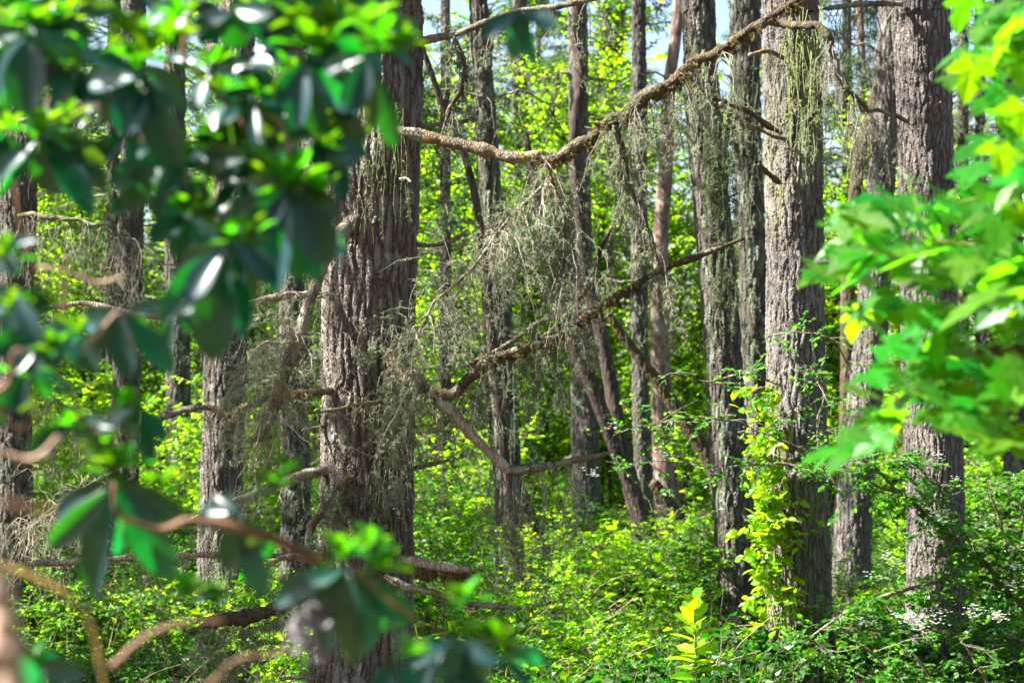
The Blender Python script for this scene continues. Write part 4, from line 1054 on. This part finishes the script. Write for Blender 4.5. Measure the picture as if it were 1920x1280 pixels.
def conifer(px, d, base, k, s, label):
    b = gpos(px, d)
    t = thing('conifer', label, 'tree', b, 'dark conifers among the trunks')
    rz = px * .37 % 6.28
    put('foliage', LOWCON[k][0], t, b + np.array([0, 0, base]), rz, s); put('limbs', LOWCON[k][1], t, b + np.array([0, 0, base]), rz, s)
    v, f, c = tube(np.array([b - [0, 0, .2], b + [0, 0, base + 11 * s], b + [0, 0, base + 13 * s]]), [.11, .07, .02], 10)
    MB().add(v, f, c).build('trunk', M['fir_dark'], t, True)


conifer(835, 30, 1.2, 0, .75, 'bluish-green young fir with drooping sprays next to the thick branchy fir')
conifer(1140, 38, 4.5, 1, .8, 'dark fir with open boughs between the straight grey fir and the slim pole')
conifer(1590, 34, 4.6, 2, .75, 'dark-boughed fir against the sky between the two sunlit firs')
conifer(1840, 32, 4.6, 0, .7, 'dark fir bough against the sky above the maple spray')
conifer(1010, 60, 2.0, 2, 1.1, 'hazy dark fir deep behind the lichen curtain')
conifer(210, 32, 4.6, 1, .8, 'thin-boughed fir against the bright sky above the rhododendron')
conifer(560, 34, 1.0, 2, .8, 'dark fir filling the gap beside the drooping mossy limb')
conifer(1460, 55, 3.0, 1, 1.1, 'distant fir behind the pale ridged fir')

for i_, (x, y, s) in enumerate([(-3, -7, 1.0), (3.5, -6, .95), (0, -10, 1.1), (7, -3, 1.0), (-7, -9, 1.1), (7.5, -9, 1.2), (9, 3, 1.0), (10, 9, 1.0), (-4, -14, 1.3), (4, -14, 1.3), (12, -1, 1.1), (-10, -4, .9)]):
    b = np.array([x, y, float(ground_z(x, y))])
    t = thing('conifer', 'dark fir of the same wood standing behind the viewer', 'tree', b, 'firs behind the viewer')
    put('foliage', LOWCON[i_ % 3][0], t, b + np.array([0, 0, 1.0]), i_ * 1.7, s); put('limbs', LOWCON[i_ % 3][1], t, b + np.array([0, 0, 1.0]), i_ * 1.7, s)
    v, f, c = tube(np.array([b - [0, 0, .2], b + [0, 0, 11 * s], b + [0, 0, 13.5 * s]]), [.14, .08, .02], 10)
    MB().add(v, f, c).build('trunk', M['fir_dark'], t, True)

# far woodland: reads as one bright mass of leaves
rg = np.random.default_rng(900)
fl, fw, fl2 = MB(), MB(), MB()
for k in range(5):
    lf, wd, _ = plant(seed=920 + k, n_stem=4, H=9.0, spread=.3, n_twig=320, tw_len=1.5, n_leaf=14, L=.20, W=.14, tmpl=KITE, r=.05, base=.6, start=.05, droop=.03)
    SHR[f'far{k}'] = (np.concatenate(lf.v), lf.f, np.concatenate(wd.v), wd.f)
def stamp(dst_l, dst_w, key, loc, rz, s):
    lv, lfc, wv, wfc = SHR[key]
    c_, s_ = math.cos(rz), math.sin(rz); R = np.array([[c_, -s_, 0], [s_, c_, 0], [0, 0, 1]]) * s
    dst_l.add(lv @ R.T + loc, *lfc); dst_w.add(wv @ R.T + loc, *wfc)
for k in range(95):
    y = rg.uniform(50, 85); x = rg.uniform(-.30, .30) * y
    s = rg.uniform(.5, .95) if k % 2 else rg.uniform(1.0, 1.75)
    if x / y > .03 and s > .7: s *= .5
    if x / y > .03 and k % 2 == 0: continue
    if -.21 < x / y < -.16 and s > .6: s *= .6
    stamp(fl if k % 5 < 3 else fl2, fw, f'far{k % 5}', np.array([x, y, float(ground_z(x, y))]), rg.uniform(0, 6.28), s)
fo = fl.build('far_woodland', M['sun_leaf']); tag(fo, 'bright mass of far leaves closing the view between the trunks', None, None, 'stuff')
fw.build('far_stems', M['stem'], fo)
tag(fl2.build('far_thicket', M['mid_leaf']), 'deeper green leaf masses among the far bright woodland', None, None, 'stuff')

# undergrowth: one dappled carpet of small leaves
rg = np.random.default_rng(33)
for k in range(6):
    lf, wd, _ = plant(seed=940 + k, n_stem=8, H=.62, spread=.8, n_twig=48, tw_len=.20, n_leaf=11 if k < 4 else 8, L=.044 if k < 4 else .085, W=.033 if k < 4 else .062, tmpl=KITE, r=.003, base=.18, start=.15)
    SHR[f'ug{k}'] = (np.concatenate(lf.v), lf.f, np.concatenate(wd.v), wd.f)
ul, uw, vl2, vw2 = MB(), MB(), MB(), MB()
for k in range(2700):
    y = 9.8 + 37.5 * rg.uniform(0, 1) ** 0.93; x = rg.uniform(-.29, .29) * y
    nz_ = math.sin(x * 1.1 + 2.1 * math.sin(y * .5)) + math.sin(y * .83 + 1.7 * math.sin(x * .7 + 1)) + .6 * math.sin(2.3 * x - 1.9 * y)
    low = nz_ < .15
    sc_ = rg.uniform(.4, .62) if low else rg.uniform(.5, 1.1) + .33 * max(0, nz_)
    sc_ = min(sc_, 1.35 if y < 19 else .95) * (.75 if y < 15 else 1) * (.8 if y < 12 else 1)
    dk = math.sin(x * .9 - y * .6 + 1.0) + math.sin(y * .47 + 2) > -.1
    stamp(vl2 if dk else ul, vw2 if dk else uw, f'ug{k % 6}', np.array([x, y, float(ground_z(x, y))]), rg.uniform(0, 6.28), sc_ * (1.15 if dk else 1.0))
uo = ul.build('undergrowth', M['under_leaf']); tag(uo, 'dappled carpet of small bright green leaves over the forest floor', None, None, 'stuff')
uw.build('undergrowth_stems', M['dry'], uo)
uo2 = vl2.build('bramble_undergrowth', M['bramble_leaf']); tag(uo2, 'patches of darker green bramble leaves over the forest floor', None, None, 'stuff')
vw2.build('bramble_stems', M['dry'], uo2)
n = 1500
y = 12 + 18 * rg.uniform(0, 1, n); x = rg.uniform(-.29, .14, n) * y
x = np.where(np.arange(n) < 800, rg.normal(-.4, .7, n), x); y = np.where(np.arange(n) < 800, rg.uniform(15, 20, n), y)
S = strands(np.stack([x, y, ground_z(x, y)], -1), np.stack([rg.normal(0, .7, n), rg.normal(0, .7, n), np.ones(n)], -1), rg.uniform(.3, 1.2, n), 8, .12, .1, rg)
db = MB().add(*strand_tubes(S, .005, .002, 3)).build('dry_stalks', M['dry']); tag(db, 'straw-brown dead stalks among the undergrowth', None, None, 'stuff')

# ================================================================== rhododendron close to the camera
rg = np.random.default_rng(4)
rb = thing('rhododendron_bush', 'large blurred rhododendron with drooping dark leaves and bright new shoots close to the viewer', 'shrub', (-1.35, 2.6, float(ground_z(-1.35, 2.6))))


def facing_leaf(mb, tmpl, a, b, w_px, d, rng, tilt=0.5, dz=0.0, ctr=None):
    """a leaf from stalk px a to tip px b; seen width w_px; its face turned toward the viewer and up, at random"""
    pa, pb_ = P(a[0], a[1], d), P(b[0], b[1], d + dz)
    ln = np.linalg.norm(pb_ - pa)
    n = np.array([0, -1.0, 0.45]) + rng.standard_normal(3) * tilt * np.array([.8, .3, .6])
    g = unit(pb_ - pa); q = pa + g * ln * .10
    add_leaves(mb, tmpl, q[None], (pb_ - q)[None], n[None], ln * .90, px_to_m(w_px * 1.06, d))
    if ctr is not None:      # the leaf stalk
        v, f = tube(spline(np.array([ctr, 0.5 * (ctr + q) + [0, 0, .004], q + g * .004]), 5), .0017, 4, cap=False)
        mb.add(v, f)


def shoot(mb, x, y, size, d, rng, n=9):
    """a whorl of young upright leaves"""
    c = P(x, y + 22 * size, d)
    a = np.arange(n) * 2.4 + rng.uniform(0, 6)
    el = np.linspace(1.7, -.05, n)
    f = np.stack([np.cos(a), np.sin(a), el], -1)
    L = px_to_m(62, d) * size * rng.uniform(.75, 1.15, n)
    nr = np.stack([-np.cos(a) * el, -np.sin(a) * el, 1 + 0 * a], -1)
    add_leaves(mb, RHODO, c + rand_unit(n, rng) * .004, f, nr + rand_unit(n, rng) * .25, L, L * .40)


# clusters: (centre px, distance, [explicit leaves (tip x, tip y, width)], extra random leaves, [shoots (x, y, size)])
CL = [
    ((60, 55), 2.9, [(40, 205, 78), (-20, 180, 60), (150, 110, 50), (110, 150, 50)], 3, [(60, 28, 1.0), (20, 20, .8), (110, 35, .8)]),
    ((268, 145), 2.8, [(325, 308, 74), (228, 245, 66), (160, 150, 56), (150, 88, 44), (205, 210, 58), (270, 235, 36), (350, 200, 40)], 3, [(275, 78, 1.45), (240, 40, 1.1), (320, 60, 1.0)]),
    ((75, 258), 3.0, [(95, 372, 58), (172, 384, 54), (4, 366, 20), (-10, 330, 40), (160, 300, 44), (195, 300, 36)], 2, [(70, 225, 1.2), (125, 205, .8), (15, 232, .8)]),
    ((440, 20), 2.9, [(440, 96, 52), (380, 70, 46), (520, 80, 50), (500, 20, 40), (350, 60, 40)], 4, [(330, 20, .9), (480, 8, .9)]),
    ((452, 130), 3.1, [(500, 110, 40), (395, 165, 46), (430, 190, 40), (510, 165, 44)], 3, [(410, 110, .7)]),
    ((575, 110), 2.8, [(590, 250, 60), (548, 235, 52), (655, 190, 62), (630, 130, 34), (520, 190, 40), (690, 170, 40)], 3, [(588, 60, 1.3), (560, 20, 1.0), (625, 30, 1.0)]),
    ((690, 105), 2.7, [(742, 278, 46), (722, 240, 44), (640, 78, 34), (600, 130, 34), (660, 200, 50), (700, 250, 30)], 1, [(710, 62, 1.25), (750, 72, .9), (690, 20, 1.0)]),
    ((462, 262), 3.0, [(395, 290, 40), (520, 320, 46), (420, 330, 44), (470, 340, 44), (370, 250, 36)], 3, [(432, 240, 1.0), (480, 262, .8), (400, 235, .7)]),
    ((548, 352), 2.8, [(618, 490, 82), (500, 540, 66), (560, 520, 60), (415, 425, 58), (460, 440, 52), (640, 400, 46), (590, 450, 50)], 2, [(540, 320, 1.45), (600, 350, 1.0), (500, 300, .9)]),
    ((275, 292), 3.0, [(245, 400, 56), (210, 350, 46), (390, 300, 44), (300, 370, 42), (320, 340, 40)], 2, []),
    ((350, 405), 3.0, [(285, 445, 48), (300, 400, 36), (400, 460, 46), (330, 480, 40)], 2, [(350, 372, 1.0)]),
    ((432, 455), 2.7, [(385, 672, 84), (455, 625, 48), (300, 592, 58), (345, 560, 56), (520, 520, 48), (330, 500, 46), (480, 560, 46)], 2, [(432, 425, 1.15), (470, 425, .8)]),
    ((225, 585), 2.7, [(235, 705, 52), (330, 692, 50), (150, 610, 40), (290, 640, 44), (180, 660, 40)], 1, []),
    ((30, 545), 2.6, [(100, 585, 40), (10, 640, 50), (-30, 580, 50), (70, 640, 40)], 2, [(60, 555, 1.1), (15, 565, 1.0)]),
    ((70, 625), 2.6, [(110, 680, 44), (20, 690, 44), (150, 655, 34), (60, 700, 40)], 1, [(95, 640, .8)]),
    ((-10, 480), 2.6, [(28, 505, 34), (55, 440, 22)], 0, [(8, 470, 1.1)]),
    ((258, 760), 2.9, [(285, 880, 34), (190, 800, 44), (310, 820, 34), (235, 830, 34)], 0, [(235, 745, 1.0)]),
    ((222, 900), 2.7, [(152, 1118, 64), (230, 1052, 32), (318, 1080, 70), (88, 1035, 50), (92, 965, 46), (345, 975, 46), (270, 1040, 50)], 0, [(212, 858, 1.35), (190, 830, .9), (300, 895, .9)]),
    ((452, 965), 2.7, [(420, 1075, 50), (490, 1118, 54), (512, 1045, 44), (362, 955, 38), (400, 925, 32), (480, 1060, 40)], 0, [(508, 892, 1.1), (540, 870, .7)]),
    ((360, 1120), 2.9, [(420, 1110, 30)], 0, [(350, 1095, 1.0), (385, 1100, .7)]),
    ((655, 1062), 2.6, [(590, 1235, 58), (705, 1230, 66), (778, 1172, 54), (500, 1128, 54), (570, 1180, 46), (660, 1250, 48), (560, 1100, 40)], 0, [(640, 1022, 1.35), (715, 1048, 1.15), (690, 1010, .9)]),
    ((850, 1195), 2.6, [(760, 1235, 52), (830, 1275, 50), (905, 1290, 46), (930, 1240, 34), (780, 1290, 46)], 1, [(862, 1105, 1.0), (930, 1180, 1.0), (890, 1180, .7)]),
    ((740, 1245), 2.5, [(700, 1300, 40), (790, 1300, 40)], 0, [(770, 1210, .8)]),
    ((968, 20), 2.9, [(918, 58, 40), (965, 112, 36), (1004, 118, 24), (1036, 42, 42), (905, 62, 36), (950, 60, 34), (990, 60, 34)], 0, []),
    ((150, 620), 2.8, [], 6, [(150, 600, .9)]), ((50, 700), 2.7, [], 6, [(50, 680, .9)]), ((330, 590), 2.8, [], 6, [(330, 570, .8)]), ((130, 800), 2.8, [], 5, [(130, 780, .9)]), ((560, 1010), 2.75, [], 4, []), ((250, 1010), 2.85, [], 4, []), ((700, 1150), 2.75, [], 5, [(720, 1130, .9)]), ((930, 1230), 2.7, [], 6, [(950, 1205, .9)]), ((820, 1270), 2.6, [], 6, [(800, 1240, .9)]), ((60, 1250), 2.6, [], 5, [(60, 1225, .9)]),
    ((20, 1210), 2.4, [(-40, 1300, 60), (70, 1300, 44)], 0, []),
]
for gx_ in range(-20, 650, 50):
    for gy_ in range(-30, 450, 50):
        c = (gx_ + float(rg.uniform(-26, 26)), gy_ + float(rg.uniform(-26, 26)))
        if (210 < c[0] < 330 and 300 < c[1]) or (c[0] < 215 and c[1] > 300) or (c[0] > 560 and c[1] > 290) or (200 < c[0] < 300 and c[1] < 40): continue
        CL.append((c, float(rg.uniform(2.9, 3.4)), [], 7, [(c[0], c[1] - 25, .75)] if rg.uniform() < .36 else []))
for c in [(150, 30), (10, 120), (640, 30), (630, 190), (590, 250), (300, 350), (500, 430), (560, 450), (690, 60)]:
    CL.append((c, float(rg.uniform(3.05, 3.4)), [], 7, [(c[0], c[1] - 25, .8)] if rg.uniform() < .45 else []))
VIS = {}
for ci, (c, d, lv, extra, shoots) in enumerate(CL):
    d = d * 1.2
    if not lv and not shoots: continue
    ol, nl_ = MB(), MB()
    for (x, y, w) in lv:
        facing_leaf(ol, RHODO, c, (x, y), w, d + rg.uniform(-.03, .03), rg, .4, rg.uniform(-.06, .05), P(c[0], c[1], d))
    for _ in range(extra):
        a = rg.uniform(-.35, 3.5); r = rg.uniform(60, 105)
        facing_leaf(ol, RHODO, c, (c[0] + r * math.cos(a), c[1] + r * math.sin(a) * .9), rg.uniform(30, 50), d + rg.uniform(.0, .04), rg, .8, rg.uniform(-.08, .1), P(c[0], c[1], d))
    if not ol.n: continue
    o = ol.build('leaf_cluster', M['old_leaf'], rb, True)
    for (x, y, s) in shoots:
        shoot(nl_, x, y, s, d + rg.uniform(-.05, .05), rg)
    if nl_.n:
        nl_.build('new_leaves', M['new_leaf'], o, True)

# leaf whorls of the same bush above and beside the frame (they shade it)
for k in range(52):
    d = rg.uniform(2.9, 4.2)
    c = (rg.uniform(-1000, 420), rg.uniform(-900, -90)) if k < 38 else (rg.uniform(-650, -90), rg.uniform(-60, 1200))
    ol, nl_ = MB(), MB()
    for j in range(9):
        a = rg.uniform(-.2, 3.4); r = rg.uniform(80, 140)
        facing_leaf(ol, RHODO, c, (c[0] + r * math.cos(a), c[1] + r * math.sin(a) * .9), rg.uniform(36, 58), d, rg, 1.0, rg.uniform(-.1, .1), P(c[0], c[1], d))
    o = ol.build('leaf_cluster', M['old_leaf'], rb, True)
    shoot(nl_, c[0], c[1] - 30, .9, d, rg); nl_.build('new_leaves', M['new_leaf'], o, True)

STEMS = [
    ([(-30, 1010, 52), (-4, 1100, 62), (14, 1200, 68), (30, 1330, 74)], 1.3, 'bush_limb'),
    ([(-40, 930, 30), (40, 950, 26), (95, 960, 20)], 1.5, 'bush_stem'),
    ([(-20, 1050, 26), (60, 1082, 26), (130, 1118, 26), (175, 1180, 24), (200, 1300, 24)], 2.1, 'bush_shoot'),
    ([(215, 905, 12), (222, 960, 12), (300, 992, 16), (355, 975, 18), (430, 985, 20), (500, 1005, 20), (560, 1030, 20), (630, 1070, 18), (655, 1062, 14)], 2.65, 'bush_stem'),
    ([(300, 992, 14), (220, 900, 12), (218, 860, 10)], 2.75, 'bush_stem'),
    ([(655, 1062, 16), (760, 1150, 16), (850, 1195, 12)], 2.6, 'bush_stem'),
    ([(-20, 740, 22), (16, 720, 22), (28, 660, 20), (60, 665, 16)], 2.5, 'bush_stem'),
    ([(-20, 745, 18), (30, 800, 18), (60, 790, 14), (72, 770, 12)], 2.5, 'bush_stem'),
    ([(40, 660, 16), (110, 700, 14), (150, 780, 16), (190, 830, 14), (215, 900, 12)], 2.7, 'bush_stem'),
    ([(30, 340, 9), (40, 420, 9), (60, 480, 10), (70, 530, 10)], 2.9, 'bush_stem'),
    ([(70, 500, 8), (130, 510, 8), (180, 530, 9), (232, 520, 8)], 3.0, 'bush_limb'),
    ([(118, 620, 8), (120, 540, 8), (125, 480, 6)], 3.0, 'bush_stem'),
    ([(145, 670, 16), (180, 630, 15), (212, 592, 13), (225, 585, 10)], 2.6, 'bush_limb'),
    ([(365, -20, 12), (350, 60, 12), (345, 110, 12), (375, 140, 12), (410, 180, 12), (450, 215, 12), (462, 262, 10)], 2.95, 'bush_stem'),
    ([(445, 185, 9), (480, 210, 10), (530, 238, 10), (548, 352, 8)], 2.95, 'bush_limb'),
    ([(268, 145, 14), (255, 170, 14), (150, 200, 12), (60, 150, 10), (60, 55, 8)], 3.0, 'bush_stem'),
    ([(268, 145, 14), (275, 292, 12), (350, 405, 10), (432, 455, 10)], 3.05, 'bush_stem'),
    ([(75, 258, 10), (100, 180, 12), (150, 200, 12)], 3.05, 'bush_stem'),
    ([(365, 20, 10), (440, 28, 8), (500, 30, 8), (575, 110, 8), (690, 105, 8)], 2.95, 'bush_stem'),
    ([(210, 1250, 24), (280, 1190, 22), (360, 1165, 20), (420, 1165, 14)], 2.3, 'bush_stem'),
    ([(380, 1300, 22), (440, 1240, 22), (520, 1225, 18), (560, 1228, 10)], 2.3, 'bush_stem'),
    ([(-20, 840, 26), (60, 860, 20), (110, 820, 24)], 2.3, 'bush_limb'),
    ([(1000, -60, 10), (975, -10, 10), (968, 20, 8)], 2.9, 'bush_stem'),
]
for pts, d, mt in STEMS:
    kk = .5 if 12 < pts[1][2] < 40 else (.85 if pts[1][2] > 40 else .9)
    pts = [(p_[0], p_[1], p_[2] * kk) for p_ in pts]
    d = d * 1.2
    branch(rb, pts, d, mt, name='stem', lump=.04, n=40)
# dried flower heads
for (x, y, s, d) in [(572, 1180, .8, 2.55)]:
    mb = MB(); n = 90
    p = P(x, y, d * 1.2) + rg.standard_normal((n, 3)) * np.array([.018, .018, .026]) * s
    add_leaves(mb, KITE, p, rand_unit(n, rg), rand_unit(n, rg), .022 * s + .006, .012 * s + .003)
    mb.build('dried_blossoms', M['dry_head'], rb)
# main limbs of the bush down to the ground
for (x, y, d, w) in [(14, 1200, 1.3, 60), (-200, 900, 2.6, 60), (-300, 300, 3.0, 50)]:
    a = P(x, y, d * 1.2); g = np.array([-1.35, 2.6, float(ground_z(-1.35, 2.6)) - .1])
    v, f, c_ = tube(spline(np.array([a, a * .6 + g * .4 + [0, 0, .1], g]), 20), np.linspace(.018, .035, 20), 8)
    MB().add(v, f, c_).build('stem', M['bush_limb'], rb, True)

# ================================================================== big-leaf maple spray at the other side
rg = np.random.default_rng(21)
mp = thing('maple_tree', 'young maple spray with fresh lobed leaves, some blazing white in the sun, near the viewer', 'tree', (2.0, 4.4, float(ground_z(2.0, 4.4))))
MAPLE_CL = [  # centre px, half sizes px, count, leaf px, distance
    ((1850, 40), (80, 40), 10, 105, 3.7), ((1905, 90), (50, 60), 8, 110, 3.7), ((1905, 260), (40, 60), 7, 110, 3.7), ((1830, 480), (90, 40), 7, 110, 3.8), ((1730, 600), (90, 40), 7, 105, 3.85), ((1900, 620), (40, 40), 5, 110, 3.7), ((1820, 130), (50, 50), 6, 95, 3.8), ((1890, 190), (50, 60), 8, 110, 3.7),
    ((1880, 320), (70, 60), 11, 110, 3.7), ((1800, 390), (90, 30), 9, 105, 3.9), ((1680, 400), (110, 30), 11, 110, 3.8), ((1640, 440), (90, 36), 10, 112, 3.9),
    ((1590, 500), (60, 34), 8, 112, 3.9), ((1700, 500), (100, 40), 10, 120, 3.8), ((1790, 520), (70, 45), 6, 140, 3.55), ((1870, 545), (50, 45), 5, 145, 3.55), ((1880, 440), (60, 40), 7, 110, 3.7),
    ((1680, 580), (80, 36), 7, 115, 3.8), ((1760, 660), (90, 40), 9, 110, 3.8), ((1690, 720), (80, 40), 8, 110, 3.8), ((1780, 760), (90, 50), 10, 110, 3.8),
    ((1880, 720), (50, 60), 8, 115, 3.7), ((1860, 810), (60, 36), 6, 115, 3.7), ((1640, 780), (50, 30), 4, 105, 3.7), ((1570, 850), (30, 14), 2, 110, 3.6), ((1620, 820), (20, 14), 2, 90, 3.65)]
MAPLE_LIMBS = [
    ([(2010, 640, 30), (1930, 655, 26), (1880, 660, 20), (1840, 655, 14), (1800, 690, 7), (1740, 720, 5), (1680, 750, 4), (1620, 800, 3), (1570, 840, 2)], 'moss_dark'),
    ([(1990, 480, 12), (1900, 470, 9), (1820, 460, 7), (1740, 450, 5), (1650, 440, 4), (1580, 470, 2)], 'green_stem'),
    ([(1870, 660, 10), (1850, 620, 8), (1800, 560, 6), (1740, 530, 4), (1680, 540, 3)], 'moss_dark'),
    ([(1990, 250, 10), (1920, 220, 8), (1870, 120, 6), (1850, 40, 4)], 'green_stem'),
    ([(1990, 370, 9), (1920, 360, 7), (1850, 370, 5), (1760, 385, 3)], 'green_stem'),
    ([(1930, 655, 9), (1890, 720, 6), (1850, 790, 4), (1790, 780, 3)], 'green_stem')]
for pts, mt in MAPLE_LIMBS:
    branch(mp, pts, 3.75 * 1.3, mt, name='branch', n=50, lump=.2 if mt == 'moss_dark' else .05)
v, f, c_ = tube(spline(np.array([P(2010, 640, 4.875), P(2120, 700, 4.9), np.array([2.0, 4.4, float(ground_z(2.0, 4.4)) - .1])]), 30), np.linspace(.02, .035, 30), 9)
MB().add(v, f, c_).build('trunk', M['maple_mossy'], mp, True)
for (c, hs, n, lp_, d) in MAPLE_CL:
    d *= 1.3; n = int(n * 1.6)
    mb, ps_ = MB(), MB()
    for _ in range(n):
        x = c[0] + hs[0] * rg.uniform(-1, 1); y = c[1] + hs[1] * .75 * rg.uniform(-1, 1); dd = d + rg.uniform(-.45, .45)
        p = P(x, y, dd)
        a = rg.uniform(0, 2 * np.pi)
        f = np.array([math.cos(a), math.sin(a) * .8 - .3, rg.uniform(-.75, -.05)])
        nr = np.array([-.10, -.36, 1.0]) + rg.standard_normal(3) * .27
        s = px_to_m(lp_, d) * rg.uniform(.40, .78)
        f = unit(f)
        add_leaves(mb, MAPLE, (p - f * s * .4)[None], f[None], nr[None], s, s * .92)
        b0 = p - f * s * .4
        cc = P(c[0], c[1], d)
        v, q = tube(spline(np.array([b0, b0 - f * s * .25 + [0, 0, .012], .5 * (b0 + cc) + [0, 0, .02], cc]), 8), .0012, 4, cap=False)
        mb.add(v, q)
    o = mb.build('leaf_sprays', M['maple_leaf'], mp)

for o in bpy.data.objects:
    for k in ('_org', '_d'):
        if k in o: del o[k]
